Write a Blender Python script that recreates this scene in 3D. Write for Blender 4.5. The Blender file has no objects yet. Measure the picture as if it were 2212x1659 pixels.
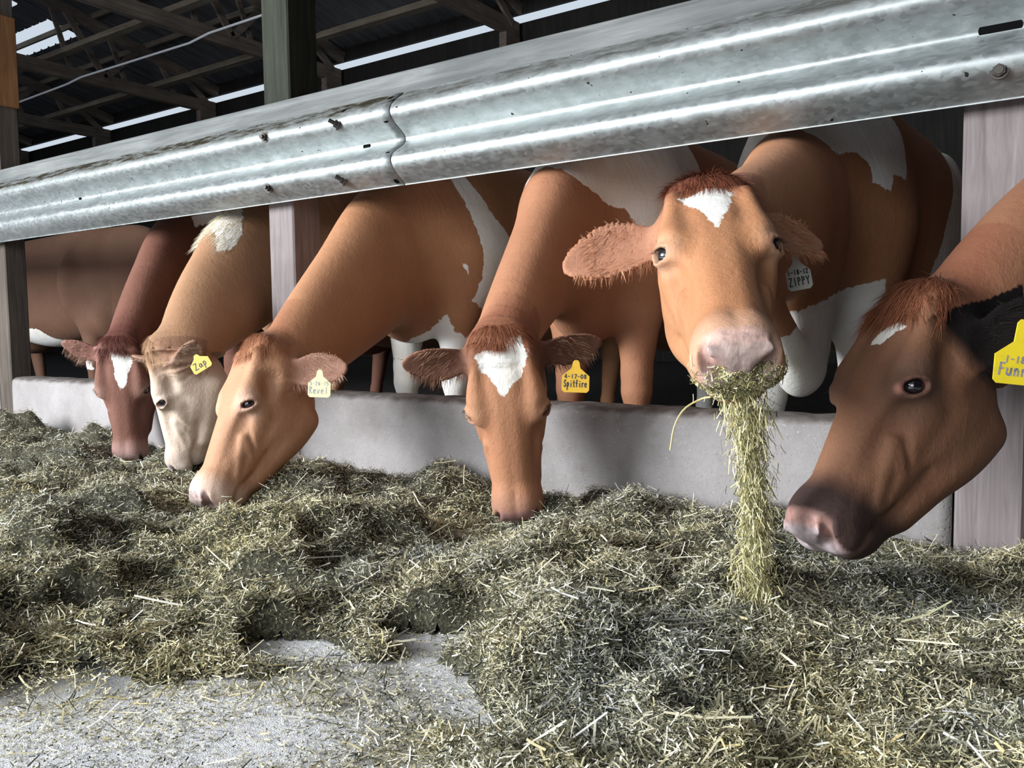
import bpy, bmesh, math, random
import numpy as np
from mathutils import Vector, Matrix
random.seed(7); RNG = np.random.default_rng(7)
SC = bpy.context.scene; COL = SC.collection
# ---------------------------------------------------------------- camera, sky, light, exposure
# world axes: x along the feed barrier (right), y into the barn, z up; the front of the curb is y = 0
F_PX, YAW, PITCH, ROLL, EYE_POS = 1790.0, 34.47, 4.01, -.74, (0.0, -2.2, .576)
def make_camera():
    y, p, r = math.radians(YAW), math.radians(PITCH), math.radians(ROLL)
    f = Vector((-math.sin(y) * math.cos(p), math.cos(y) * math.cos(p), -math.sin(p)))
    rt = Vector((math.cos(y), math.sin(y), 0)); up = rt.cross(f)
    R = rt * math.cos(r) + up * math.sin(r); U = up * math.cos(r) - rt * math.sin(r)
    c = bpy.data.cameras.new('camera'); o = bpy.data.objects.new('camera', c); COL.objects.link(o)
    m = Matrix((R, U, -f)).transposed().to_4x4(); m.translation = Vector(EYE_POS); o.matrix_world = m
    c.sensor_fit = 'HORIZONTAL'; c.sensor_width = 36; c.lens = 36 * F_PX / 2212; c.clip_start = .05
    SC.camera = o
make_camera()
W = bpy.data.worlds.new('overcast_sky'); SC.world = W; W.use_nodes = True
W.node_tree.nodes['Background'].inputs[0].default_value = (.78, .88, 1.0, 1)
W.node_tree.nodes['Background'].inputs[1].default_value = .6
def area(name, loc, aim, sx, sy, power, col):
    l = bpy.data.lights.new(name, 'AREA'); l.shape = 'RECTANGLE'; l.size = sx; l.size_y = sy; l.energy = power; l.color = col
    o = bpy.data.objects.new(name, l); COL.objects.link(o); o.location = loc
    o.rotation_euler = (Vector(aim) - Vector(loc)).to_track_quat('-Z', 'Y').to_euler()
area('daylight_through_barn_doorway', (-4.9, -5.4, 2.2), (-1.0, 0, .6), 3.6, 2.2, 830, (.93, .97, 1.0))
area('added_front_fill', (-.6, -6.2, 2.0), (-.6, 0, .7), 3.0, 2.0, 80, (.96, .98, 1.0))  # added fill lamp, brightens the shoulder of the cow with raised head
SC.view_settings.view_transform = 'Standard'; SC.view_settings.look = 'None'
SC.view_settings.gamma = 1; SC.view_settings.use_curve_mapping = False; SC.view_settings.exposure = 0.38

# ---------------------------------------------------------------- materials
class N:
    """short-hand for building one node material"""
    def __init__(s, name):
        s.m = bpy.data.materials.new(name); s.m.use_nodes = True; s.t = s.m.node_tree; s.b = s.t.nodes['Principled BSDF']
    def n(s, kind, **kw):
        nd = s.t.nodes.new('ShaderNode' + kind); ins = kw.pop('ins', {})
        for k, v in kw.items(): setattr(nd, k, v)
        for k, v in ins.items(): s.set(nd.inputs[k], v)
        return nd
    def set(s, inp, v):
        if isinstance(v, bpy.types.NodeSocket): s.t.links.new(v, inp)
        elif isinstance(v, bpy.types.Node): s.t.links.new(v.outputs[0], inp)
        else: inp.default_value = v
    def attr(s, a, out='Color'): return s.n('Attribute', attribute_name=a).outputs[out]
    def pos(s, scale=(1, 1, 1), rot=(0, 0, 0)):
        g = s.n('NewGeometry'); mp = s.n('Mapping', ins={'Vector': g.outputs['Position'], 'Scale': scale, 'Rotation': rot}); return mp.outputs[0]
    def noise(s, scale, detail=3, rough=.55, vec=None, dist=0.0):
        return s.n('TexNoise', ins={'Scale': scale, 'Detail': detail, 'Roughness': rough, 'Distortion': dist, **({'Vector': vec} if vec is not None else {'Vector': s.pos()})}).outputs['Fac']
    def ramp(s, fac, *stops):
        r = s.n('ValToRGB', ins={'Fac': fac}); e = r.color_ramp.elements
        while len(e) < len(stops): e.new(.5)
        for el, (p, c) in zip(e, stops): el.position = p; el.color = (*c, 1) if not isinstance(c, (int, float)) else (c, c, c, 1)
        return r.outputs[0]
    def math(s, op, a, b=0.0, clamp=False): return s.n('Math', operation=op, use_clamp=clamp, ins={0: a, 1: b}).outputs[0]
    def mix(s, fac, a, b, mode='MIX'):
        nd = s.n('Mix', data_type='RGBA', blend_type=mode)
        s.set(nd.inputs[0], fac); s.set(nd.inputs[6], a if not isinstance(a, tuple) else (*a, 1)); s.set(nd.inputs[7], b if not isinstance(b, tuple) else (*b, 1))
        return nd.outputs[2]
    def bump(s, h, strength, dist=.01, normal=None):
        nd = s.n('Bump', ins={'Height': h, 'Strength': strength, 'Distance': dist})
        if normal is not None: s.set(nd.inputs['Normal'], normal)
        return nd.outputs[0]
    def out(s, **kw):
        for k, v in kw.items():
            k = {'col': 'Base Color', 'rough': 'Roughness', 'metal': 'Metallic', 'nrm': 'Normal', 'spec': 'Specular IOR Level'}.get(k, k)
            if isinstance(v, tuple) and len(v) == 3: v = (*v, 1)
            s.set(s.b.inputs[k], v)
        return s.m
def flat(name, col, rough=.6, metal=0.0, **kw): return N(name).out(col=col, rough=rough, metal=metal, **kw)
def wood(name, dark, light, axis='z', scale=1.0, rough=.85):
    s = N(name); st = {'x': (2.5, 40, 40), 'y': (40, 2.5, 40), 'z': (40, 40, 2.5)}[axis]
    v = s.pos(tuple(a * scale for a in st)); g = s.noise(1.0, 5, .65, v, .6); big = s.noise(2.2, 3)
    c = s.ramp(g, (.28, dark), (.72, light)); c = s.mix(s.ramp(big, (.35, .0), (.75, .55)), c, tuple(x * .55 for x in dark))
    return s.out(col=c, rough=rough, nrm=s.bump(g, .5, .004), spec=.25)
def make_materials():
    M = {}
    # coat: colour from the hide, sharp ragged white markings, bare skin on the nose
    s = N('cow_coat'); col = s.attr('hide'); wf = s.attr('white', 'Fac'); sk = s.attr('skin', 'Fac')
    n1 = s.noise(7, 4); hair = s.noise(1.0, 4, .7, s.pos((330, 330, 70))); hair2 = s.noise(95, 3, .6)
    rag = s.math('ADD', s.math('MULTIPLY', s.math('SUBTRACT', s.noise(38, 4, .65), .5), .032), s.math('MULTIPLY', s.math('SUBTRACT', hair, .5), .012))
    edge = s.n('MapRange', ins={0: s.math('ADD', wf, rag), 1: -.0015, 2: .0015}).outputs[0]
    c = s.mix(s.ramp(n1, (.3, .0), (.75, .45)), col, s.mix(1.0, col, (.72, .62, .55), 'MULTIPLY'))
    furry = s.math('SUBTRACT', 1.0, sk, True)
    tone = s.ramp(hair, (.25, .78), (.7, 1.12)); c = s.mix(s.math('MULTIPLY', furry, .8), c, s.mix(1.0, c, tone, 'MULTIPLY'))
    wc = s.ramp(s.noise(9, 4), (.3, (.70, .66, .58)), (.6, (.80, .79, .76)))
    c = s.mix(edge, c, wc); mot = s.ramp(s.noise(75, 3, .6), (.42, .0), (.66, .65)); c = s.mix(s.math('MULTIPLY', sk, mot), c, (.20, .15, .145))
    h = s.math('ADD', s.math('MULTIPLY', hair, .6), hair2)
    nrm = s.bump(s.math('MULTIPLY', h, s.math('SUBTRACT', 1.0, s.math('MULTIPLY', sk, .75))), .32, .004, s.bump(s.noise(16, 4, .55, s.pos((1.6, 1.6, .7)), 1.2), .11, .02))
    M['coat'] = s.out(col=c, rough=s.math('SUBTRACT', .72, s.math('MULTIPLY', sk, .34)), nrm=nrm, spec=s.n('MapRange', ins={0: s.n('RGBToBW', ins={0: c}).outputs[0], 1: .0, 2: .12, 3: .02, 4: .28}).outputs[0], **{'Sheen Weight': .03, 'Sheen Roughness': .4})
    s = N('cow_hair'); M['hair'] = s.out(col=s.attr('hide'), rough=.65, spec=s.n('MapRange', ins={0: s.n('RGBToBW', ins={0: s.attr('hide')}).outputs[0], 1: .0, 2: .12, 3: .03, 4: .3}).outputs[0])
    s = N('cow_eye'); M['eye'] = s.out(col=s.attr('hide'), rough=.06, spec=.7, **{'Coat Weight': .6, 'Coat Roughness': .03})
    # galvanised steel with spangle, dirt under the top lip
    s = N('galvanised_steel'); v = s.n('TexVoronoi', ins={'Scale': 58.0, 'Vector': s.pos((1, 1.6, 1.6))}).outputs['Color']
    sp = s.n('SeparateColor', ins={0: v}).outputs[0]; st = s.noise(1.0, 4, .6, s.pos((3, 60, 60)))
    g = s.math('ADD', s.math('MULTIPLY', sp, .25), s.math('MULTIPLY', s.noise(14, 5), .75))
    c = s.ramp(g, (.25, (.25, .27, .265)), (.75, (.43, .46, .46)))
    dirt = s.attr('dirt', 'Fac'); dn = s.math('MULTIPLY', dirt, s.ramp(s.noise(1.0, 5, .7, s.pos((9, 30, 30))), (.30, .25), (.60, 1.0)))
    c = s.mix(dn, c, (.030, .026, .018)); spk = s.ramp(s.noise(42, 2, .5), (.735, .0), (.75, 1.0)); c = s.mix(spk, c, (.04, .035, .03))
    M['galv'] = s.out(col=c, metal=s.math('SUBTRACT', .92, s.math('MULTIPLY', dn, .9)), spec=s.math('SUBTRACT', .5, s.math('MULTIPLY', dn, .45)), rough=s.math('ADD', .42, s.math('ADD', s.math('MULTIPLY', sp, .10), s.math('MULTIPLY', dn, .4))), nrm=s.bump(s.math('ADD', sp, st), .05, .004))
    M['rust_bolt'] = flat('weathered_bolt_steel', (.05, .045, .04), .6, .6)
    M['slot'] = flat('dark_slot', (.004, .004, .004), .95, spec=.02)
    M['board'] = wood('weathered_grey_board', (.075, .08, .08), (.19, .195, .19), 'x')
    M['post'] = wood('pale_weathered_post', (.13, .108, .105), (.29, .25, .25), 'z')
    M['post_green'] = wood('green_shaded_post', (.008, .010, .0065), (.030, .033, .022), 'z')  # green stain, with the dimmer light above the rail darkened into it
    M['truss'] = wood('dark_truss_timber', (.10, .08, .066), (.25, .205, .17), 'y', .5)
    M['purlin'] = wood('dark_purlin_timber', (.11, .09, .066), (.28, .235, .18), 'x', .5)
    M['fresh'] = wood('orange_pine_board', (.17, .075, .03), (.30, .15, .065), 'z')
    s = N('roof_sheet'); wv = s.noise(1.0, 3, .6, s.pos((6, .6, .6)))
    M['roof'] = s.out(col=s.ramp(wv, (.3, (.055, .055, .058)), (.7, (.12, .12, .13))), rough=.65)
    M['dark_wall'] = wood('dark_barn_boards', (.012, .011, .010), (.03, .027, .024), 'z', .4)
    M['strip'] = flat('white_gutter', (.78, .78, .82), .5)
    # cast concrete
    s = N('cast_concrete'); a = s.noise(3.0, 5, .6); b = s.noise(60, 4, .7); pit = s.n('TexVoronoi', ins={'Scale': 70.0, 'Vector': s.pos()}).outputs['Distance']
    c = s.ramp(a, (.3, (.215, .197, .193)), (.7, (.345, .325, .32))); c = s.mix(s.ramp(b, (.45, .0), (.75, .4)), c, (.22, .20, .19))
    spk = s.ramp(s.noise(140, 2), (.66, .0), (.72, 1.0)); c = s.mix(s.math('MULTIPLY', spk, .6), c, (.62, .60, .58))
    sm = s.ramp(s.math('ADD', s.math('MULTIPLY', s.noise(11, 4, .7), .6), s.math('MULTIPLY', s.noise(1.0, 3, .6, s.pos((9, 9, 1.5))), .4)), (.57, .0), (.70, .6)); c = s.mix(sm, c, (.14, .12, .10))
    tp = s.attr('grime', 'Fac'); c = s.mix(s.math('MULTIPLY', tp, s.ramp(s.noise(22, 4), (.3, .4), (.6, 1.0))), c, (.10, .085, .075))
    M['concrete'] = s.out(col=c, rough=.85, nrm=s.bump(s.math('ADD', b, s.ramp(pit, (.0, .0), (.25, 1.0))), .35, .004), spec=.25)
    # alley floor: concrete under a film of pale meal
    s = N('dusty_floor'); a = s.noise(2.2, 5, .6); b = s.noise(150, 3, .7); g = s.noise(420, 2, .6)
    c = s.ramp(a, (.3, (.50, .495, .50)), (.7, (.66, .66, .68))); c = s.mix(s.ramp(b, (.52, .0), (.72, .6)), c, (.22, .215, .20))
    c = s.mix(s.ramp(g, (.60, .0), (.68, .7)), c, (.75, .74, .70))
    M['floor'] = s.out(col=c, rough=.8, nrm=s.bump(s.math('ADD', b, g), .5, .004), spec=.3)
    s = N('manure_floor'); M['dung'] = s.out(col=s.ramp(s.noise(12, 4), (.3, (.012, .011, .01)), (.7, (.05, .045, .04))), rough=.7)
    s = N('silage_bed'); a = s.noise(30, 4); M['bed'] = s.out(col=s.ramp(s.noise(160, 3, .7), (.36, (.02, .019, .012)), (.56, (.09, .085, .05)), (.68, (.26, .245, .16))), rough=.95, nrm=s.bump(s.noise(160, 4, .7), 1.0, .012))
    s = N('chopped_silage'); M['straw'] = s.out(col=s.attr('hide'), rough=.7, spec=.25)
    for k, c in (('tag_yellow', (.86, .66, .03)), ('tag_amber', (.62, .38, .035)), ('tag_cream', (.88, .80, .33)), ('tag_olive', (.50, .37, .05)), ('tag_grey', (.52, .55, .50))):
        s = N(k); M[k] = s.out(col=s.mix(s.ramp(s.noise(70, 3), (.5, .0), (.8, .35)), c, tuple(x * .55 for x in c)), rough=.4)
    M['ink'] = flat('marker_ink', (.05, .045, .06), .6)
    M['ink_faded'] = flat('faded_marker_ink', (.30, .30, .36), .6)
    return M
M = make_materials()
# ---------------------------------------------------------------- object helpers
def mesh_obj(name, V, F, mat, parent=None, smooth=False, attrs=None):
    me = bpy.data.meshes.new(name); V = np.asarray(V, float)
    if isinstance(F, np.ndarray):
        k = F.shape[1]; me.vertices.add(len(V)); me.vertices.foreach_set('co', V.astype(np.float32).ravel())
        me.loops.add(F.size); me.loops.foreach_set('vertex_index', F.astype(np.int32).ravel())
        me.polygons.add(len(F)); me.polygons.foreach_set('loop_start', np.arange(0, F.size, k, dtype=np.int32))
        me.update(calc_edges=True); me.validate()
    else:
        me.from_pydata(V.tolist(), [], F); me.update()
    if smooth: me.polygons.foreach_set('use_smooth', np.ones(len(me.polygons), bool))
    for k, a in (attrs or {}).items():
        a = np.asarray(a, np.float32)
        if a.ndim == 2:
            at = me.color_attributes.new(k, 'FLOAT_COLOR', 'POINT'); at.data.foreach_set('color', np.column_stack([a, np.ones(len(a))]).astype(np.float32).ravel())
        else:
            at = me.attributes.new(k, 'FLOAT', 'POINT'); at.data.foreach_set('value', a)
    if mat is not None: me.materials.append(mat)
    o = bpy.data.objects.new(name, me); COL.objects.link(o)
    if parent is not None:
        o.parent = parent; o.matrix_parent_inverse = Matrix.Translation(-parent.location)
    return o
def empty(name, loc):
    o = bpy.data.objects.new(name, None); COL.objects.link(o); o.location = loc; o.empty_display_size = .1; return o
def tag(o, label, cat=None, group=None, kind=None):
    o['label'] = label
    if cat: o['category'] = cat
    if group: o['group'] = group
    if kind: o['kind'] = kind
    return o
class MB:
    """collects boxes, bars and tubes into one mesh"""
    def __init__(s): s.bm = bmesh.new()
    def box(s, lo, hi, bevel=0.0):
        g = bmesh.ops.create_cube(s.bm, size=1.0)['verts']; lo, hi = Vector(lo), Vector(hi)
        for v in g: v.co = Vector([lo[i] + (v.co[i] + .5) * (hi[i] - lo[i]) for i in range(3)])
        s._bev(g, bevel); return s
    def _bev(s, g, bevel):
        if bevel > 0: bmesh.ops.bevel(s.bm, geom=list({e for v in g for e in v.link_edges}), offset=bevel, segments=1, affect='EDGES', profile=.5)
    def bar(s, a, b, w, h, up=(0, 0, 1), bevel=0.0):
        a, b = Vector(a), Vector(b); t = (b - a).normalized(); sd = t.cross(Vector(up)).normalized(); u = sd.cross(t)
        g = bmesh.ops.create_cube(s.bm, size=1.0)['verts']; L = (b - a).length
        for v in g: v.co = (a + b) / 2 + sd * (v.co.x * w) + t * (v.co.y * L) + u * (v.co.z * h)
        s._bev(g, bevel); return s
    def cyl(s, a, b, r, n=8, r2=None):
        a, b = Vector(a), Vector(b); t = (b - a).normalized(); q = t.to_track_quat('Z', 'Y')
        g = bmesh.ops.create_cone(s.bm, cap_ends=True, segments=n, radius1=r, radius2=r if r2 is None else r2, depth=(b - a).length)['verts']
        for v in g: v.co = q @ v.co + (a + b) / 2
        return s
    def build(s, name, mat, parent=None, smooth=False):
        me = bpy.data.meshes.new(name); bmesh.ops.recalc_face_normals(s.bm, faces=s.bm.faces); s.bm.to_mesh(me); s.bm.free()
        me.materials.append(mat)
        if smooth: me.polygons.foreach_set('use_smooth', [True] * len(me.polygons))
        o = bpy.data.objects.new(name, me); COL.objects.link(o)
        if parent is not None: o.parent = parent; o.matrix_parent_inverse = Matrix.Translation(-parent.location)
        return o
def strands(roots, dirs, length, width, bend, side=None, seg=2, taper=True):
    """ribbons: roots (n,3), dirs (n,3) unit, length (n), width (n), bend (n,3) added at the tip; returns V, F(quads)"""
    n = len(roots); 
    if side is None: side = RNG.normal(size=(n, 3))
    side = side - dirs * (side * dirs).sum(1)[:, None]; side /= np.linalg.norm(side, axis=1)[:, None] + 1e-9
    rows = []
    for k in range(seg + 1):
        t = k / seg; c = roots + dirs * (length * t)[:, None] + bend * t * t
        w = width * ((1 - t * .85) if taper else 1.0) * .5
        rows += [c - side * w[:, None], c + side * w[:, None]]
    V = np.stack(rows, 1).reshape(-1, 3); b = (np.arange(n) * (2 * (seg + 1)))[:, None]
    F = np.concatenate([b + np.array([[2 * k, 2 * k + 1, 2 * k + 3, 2 * k + 2]]) for k in range(seg)])
    return V, F
def poly_sd(P, poly):
    """signed distance to a 2-D polygon, positive inside"""
    P = np.asarray(P, float); A = np.asarray(poly, float); B = np.roll(A, -1, 0)
    d = np.full(len(P), 1e9); ins = np.zeros(len(P), bool)
    for a, b in zip(A, B):
        e = b - a; w = P - a; t = np.clip((w @ e) / (e @ e + 1e-12), 0, 1); d = np.minimum(d, ((w - t[:, None] * e) ** 2).sum(1))
        c = ((a[1] > P[:, 1]) != (b[1] > P[:, 1])); x = a[0] + (P[:, 1] - a[1]) / (b[1] - a[1] + 1e-12) * e[0]; ins ^= c & (P[:, 0] < x)
    d = np.sqrt(d); return np.where(ins, d, -d)

# ---------------------------------------------------------------- implicit-surface kit
def smin(a, b, k):
    h = np.clip(0.5 + 0.5 * (b - a) / k, 0, 1)
    return b + (a - b) * h - k * h * (1 - h)
def smax(a, b, k): return -smin(-a, -b, k)
def ell(P, c, r, R=None):
    q = P - np.asarray(c, np.float32)
    if R is not None: q = q @ R
    r = np.asarray(r, np.float32)
    k0 = np.sqrt(((q / r) ** 2).sum(1)); k1 = np.sqrt(((q / (r * r)) ** 2).sum(1)) + 1e-9
    return k0 * (k0 - 1) / k1
def cone(P, a, b, ra, rb):
    a = np.asarray(a, np.float32); b = np.asarray(b, np.float32); ab = b - a
    t = np.clip(((P - a) @ ab) / (ab @ ab), 0, 1)
    return np.sqrt(((P - a - t[:, None] * ab) ** 2).sum(1)) - (ra + (rb - ra) * t)
def catmull(xs, n):
    """resample rows of xs (control nodes) to n rows"""
    xs = np.asarray(xs, float); m = len(xs)
    e = np.vstack([2 * xs[0] - xs[1], xs, 2 * xs[-1] - xs[-2]])
    out = []
    for t in np.linspace(0, m - 1 - 1e-6, n):
        i = int(t); f = t - i; p0, p1, p2, p3 = e[i], e[i + 1], e[i + 2], e[i + 3]
        out.append(.5 * (2 * p1 + (p2 - p0) * f + (2 * p0 - 5 * p1 + 4 * p2 - p3) * f * f + (3 * p1 - p0 - 3 * p2 + p3) * f ** 3))
    return np.array(out)
class Sweep:
    """elliptic tube through nodes (x, y, z, side radius, up radius); up is a hint vector"""
    def __init__(s, nodes, up=(0, 0, 1), n=40, power=2.0):
        m = catmull(nodes, n); s.c = m[:, :3]; s.r = np.maximum(m[:, 3:5], .004); s.pw = power
        t = np.gradient(s.c, axis=0); s.L = np.linalg.norm(t, axis=1); s.t = t / s.L[:, None]
        u = np.asarray(up, float); u = np.broadcast_to(u, s.c.shape)
        sd = np.cross(s.t, u); s.s = sd / np.linalg.norm(sd, axis=1)[:, None]; s.u = np.cross(s.s, s.t)
    def coords(s, P):
        c = s.c
        k = ((P * P).sum(1)[:, None] - 2 * P @ c.T.astype(np.float32) + (c * c).sum(1)[None].astype(np.float32)).argmin(1)
        tau = ((P - c[k]) * s.t[k]).sum(1) / s.L[k]
        f = np.clip(k + tau, 0, len(c) - 1); i = np.minimum(f.astype(int), len(c) - 2); g = (f - i)[:, None]
        C = c[i] * (1 - g) + c[i + 1] * g; S = s.s[i] * (1 - g) + s.s[i + 1] * g; U = s.u[i] * (1 - g) + s.u[i + 1] * g
        R = s.r[i] * (1 - g) + s.r[i + 1] * g; T = s.t[i]
        q = P - C
        return f / (len(c) - 1), (q * S).sum(1), (q * U).sum(1), (q * T).sum(1), R
    def __call__(s, P):
        f, x, y, z, R = s.coords(P)
        a, b = R[:, 0], R[:, 1]; c = (a + b) * .5
        k0 = (np.abs(x / a) ** s.pw + np.abs(y / b) ** s.pw + np.abs(z / c) ** s.pw) ** (1 / s.pw)
        k1 = np.sqrt((x / a ** 2) ** 2 + (y / b ** 2) ** 2 + (z / c ** 2) ** 2) + 1e-9
        k2 = np.sqrt((x / a) ** 2 + (y / b) ** 2 + (z / c) ** 2)
        return (k0 - 1) * k2 / k1
def axis_steps(segs):
    """segs: [(start, step), (next start, step) ..., (end, None)] -> coordinates of a rectilinear grid axis"""
    out = []
    for (a, h), (b, _) in zip(segs[:-1], segs[1:]):
        n = max(1, int(round((b - a) / h))); out += list(a + (b - a) * np.arange(n) / n)
    return np.array(out + [segs[-1][0]], np.float32)
def surface_nets(fn, X, Y, Z, B=6, margin=1.35):
    ax = (X, Y, Z); n = [len(a) for a in ax]
    nb = [(m - 1 + B - 1) // B for m in n]
    cen, half = [], []
    for a, k in zip(ax, nb):
        lo = a[np.minimum(np.arange(k) * B, len(a) - 1)]; hi = a[np.minimum(np.arange(k) * B + B, len(a) - 1)]
        cen.append((lo + hi) / 2); half.append((hi - lo) / 2)
    G = np.stack(np.meshgrid(*cen, indexing='ij'), -1).reshape(-1, 3).astype(np.float32)
    hd = np.sqrt(sum(h ** 2 for h in np.meshgrid(*half, indexing='ij'))).reshape(-1)
    dc = np.concatenate([fn(G[i:i + 100000]) for i in range(0, len(G), 100000)])
    act = (np.abs(dc) < hd * margin + .012).reshape(nb); dcb = dc.reshape(nb)
    bi = [np.minimum(np.arange(m) // B, k - 1) for m, k in zip(n, nb)]
    vals = dcb[np.ix_(*bi)].astype(np.float32)
    ids = np.argwhere(act)
    mark = np.zeros(n, bool)
    for i, j, k in ids: mark[i * B:i * B + B + 1, j * B:j * B + B + 1, k * B:k * B + B + 1] = True
    I = np.argwhere(mark)
    P = np.stack([X[I[:, 0]], Y[I[:, 1]], Z[I[:, 2]]], 1).astype(np.float32)
    v = np.concatenate([fn(P[i:i + 100000]) for i in range(0, len(P), 100000)]).astype(np.float32)
    vals[I[:, 0], I[:, 1], I[:, 2]] = v
    for d in range(3):                                   # closed at the border
        sl = [slice(None)] * 3
        for e in (0, -1): sl[d] = e; vals[tuple(sl)] = np.maximum(vals[tuple(sl)], .001)
    s = vals < 0
    cnt = np.zeros([m - 1 for m in n], np.uint8)
    corners = [(i, j, k) for i in (0, 1) for j in (0, 1) for k in (0, 1)]
    for i, j, k in corners: cnt += s[i:n[0] - 1 + i, j:n[1] - 1 + j, k:n[2] - 1 + k]
    cells = np.argwhere((cnt > 0) & (cnt < 8))
    cv = np.stack([vals[cells[:, 0] + i, cells[:, 1] + j, cells[:, 2] + k] for i, j, k in corners], 1)
    acc = np.zeros((len(cells), 3)); num = np.zeros(len(cells))
    for a in range(8):
        for b in range(a + 1, 8):
            ca, cb = np.array(corners[a]), np.array(corners[b])
            if np.abs(ca - cb).sum() != 1: continue
            m = (cv[:, a] < 0) != (cv[:, b] < 0)
            t = cv[m, a] / (cv[m, a] - cv[m, b])
            acc[m] += ca + t[:, None] * (cb - ca); num[m] += 1
    loc = acc / num[:, None]
    V = np.stack([ax[d][cells[:, d]] + loc[:, d] * (ax[d][cells[:, d] + 1] - ax[d][cells[:, d]]) for d in range(3)], 1)
    idx = np.full([m - 1 for m in n], -1, np.int64); idx[tuple(cells.T)] = np.arange(len(cells))
    F = []
    for d in range(3):
        a, b = [(1, 2), (2, 0), (0, 1)][d]
        lo = [slice(None)] * 3; hi = [slice(None)] * 3; lo[d] = slice(0, n[d] - 1); hi[d] = slice(1, n[d])
        ch = s[tuple(lo)] != s[tuple(hi)]
        E = np.argwhere(ch); E = E[(E[:, a] > 0) & (E[:, b] > 0) & (E[:, a] < n[a] - 1) & (E[:, b] < n[b] - 1)]
        ins = s[tuple(E.T)]
        q = []
        for da, db in ((0, 0), (-1, 0), (-1, -1), (0, -1)):
            c = E.copy(); c[:, a] += da; c[:, b] += db; q.append(idx[tuple(c.T)])
        q = np.stack(q, 1); q[~ins] = q[~ins][:, ::-1]
        F.append(q)
    F = np.concatenate(F); F = F[(F >= 0).all(1)]
    return V, F[:, ::-1]
def relax(V, F, it=2, lam=.5):
    e = np.concatenate([F[:, [i, (i + 1) % 4]] for i in range(4)])
    for k in range(it):
        for l in (lam, -lam * .96):
            S = np.zeros_like(V); N = np.zeros(len(V))
            for c in range(3): S[:, c] = np.bincount(e[:, 0], V[e[:, 1], c], len(V)) + np.bincount(e[:, 1], V[e[:, 0], c], len(V))
            N = np.bincount(e[:, 0], minlength=len(V)) + np.bincount(e[:, 1], minlength=len(V))
            V = V + l * (S / np.maximum(N, 1)[:, None] - V)
    return V

# ---------------------------------------------------------------- the cow's head (u: poll to muzzle, v: to its left, w: out of the face), metres
HU = np.array([-.06, 0, .05, .11, .18, .25, .32, .39, .44, .48, .52])
HTOP = np.array([-.055, -.022, -.004, .002, .002, -.004, -.010, -.017, -.022, -.032, -.055])
HBOT = np.array([-.17, -.205, -.243, -.272, -.278, -.262, -.233, -.198, -.176, -.160, -.140])
HS = np.array([0, .12, .28, .5, .75, 1.0])
HW = np.array([[.060, .074, .078, .070, .056, .040],
               [.074, .094, .094, .080, .062, .046],
               [.080, .104, .104, .088, .068, .050],
               [.078, .102, .104, .094, .076, .054],
               [.076, .096, .101, .097, .080, .056],
               [.066, .080, .090, .092, .074, .052],
               [.058, .066, .074, .078, .064, .048],
               [.054, .061, .067, .068, .058, .044],
               [.052, .060, .066, .065, .054, .042],
               [.048, .058, .065, .062, .050, .038],
               [.040, .056, .064, .060, .044, .030]])
def lin(x, xp, fp):
    i = np.clip(np.searchsorted(xp, x) - 1, 0, len(xp) - 2); t = np.clip((x - xp[i]) / (xp[i + 1] - xp[i]), 0, 1)
    return i, t
def smooth_table(xp, fp, n=96):
    m = catmull(np.column_stack([xp, fp]), n); xs = np.linspace(xp[0], xp[-1], n)
    return xs, np.column_stack([np.interp(xs, m[:, 0], m[:, j]) for j in range(1, m.shape[1])])
_hx, _hy = smooth_table(HU, np.column_stack([HTOP, HBOT, HW]))
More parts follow.
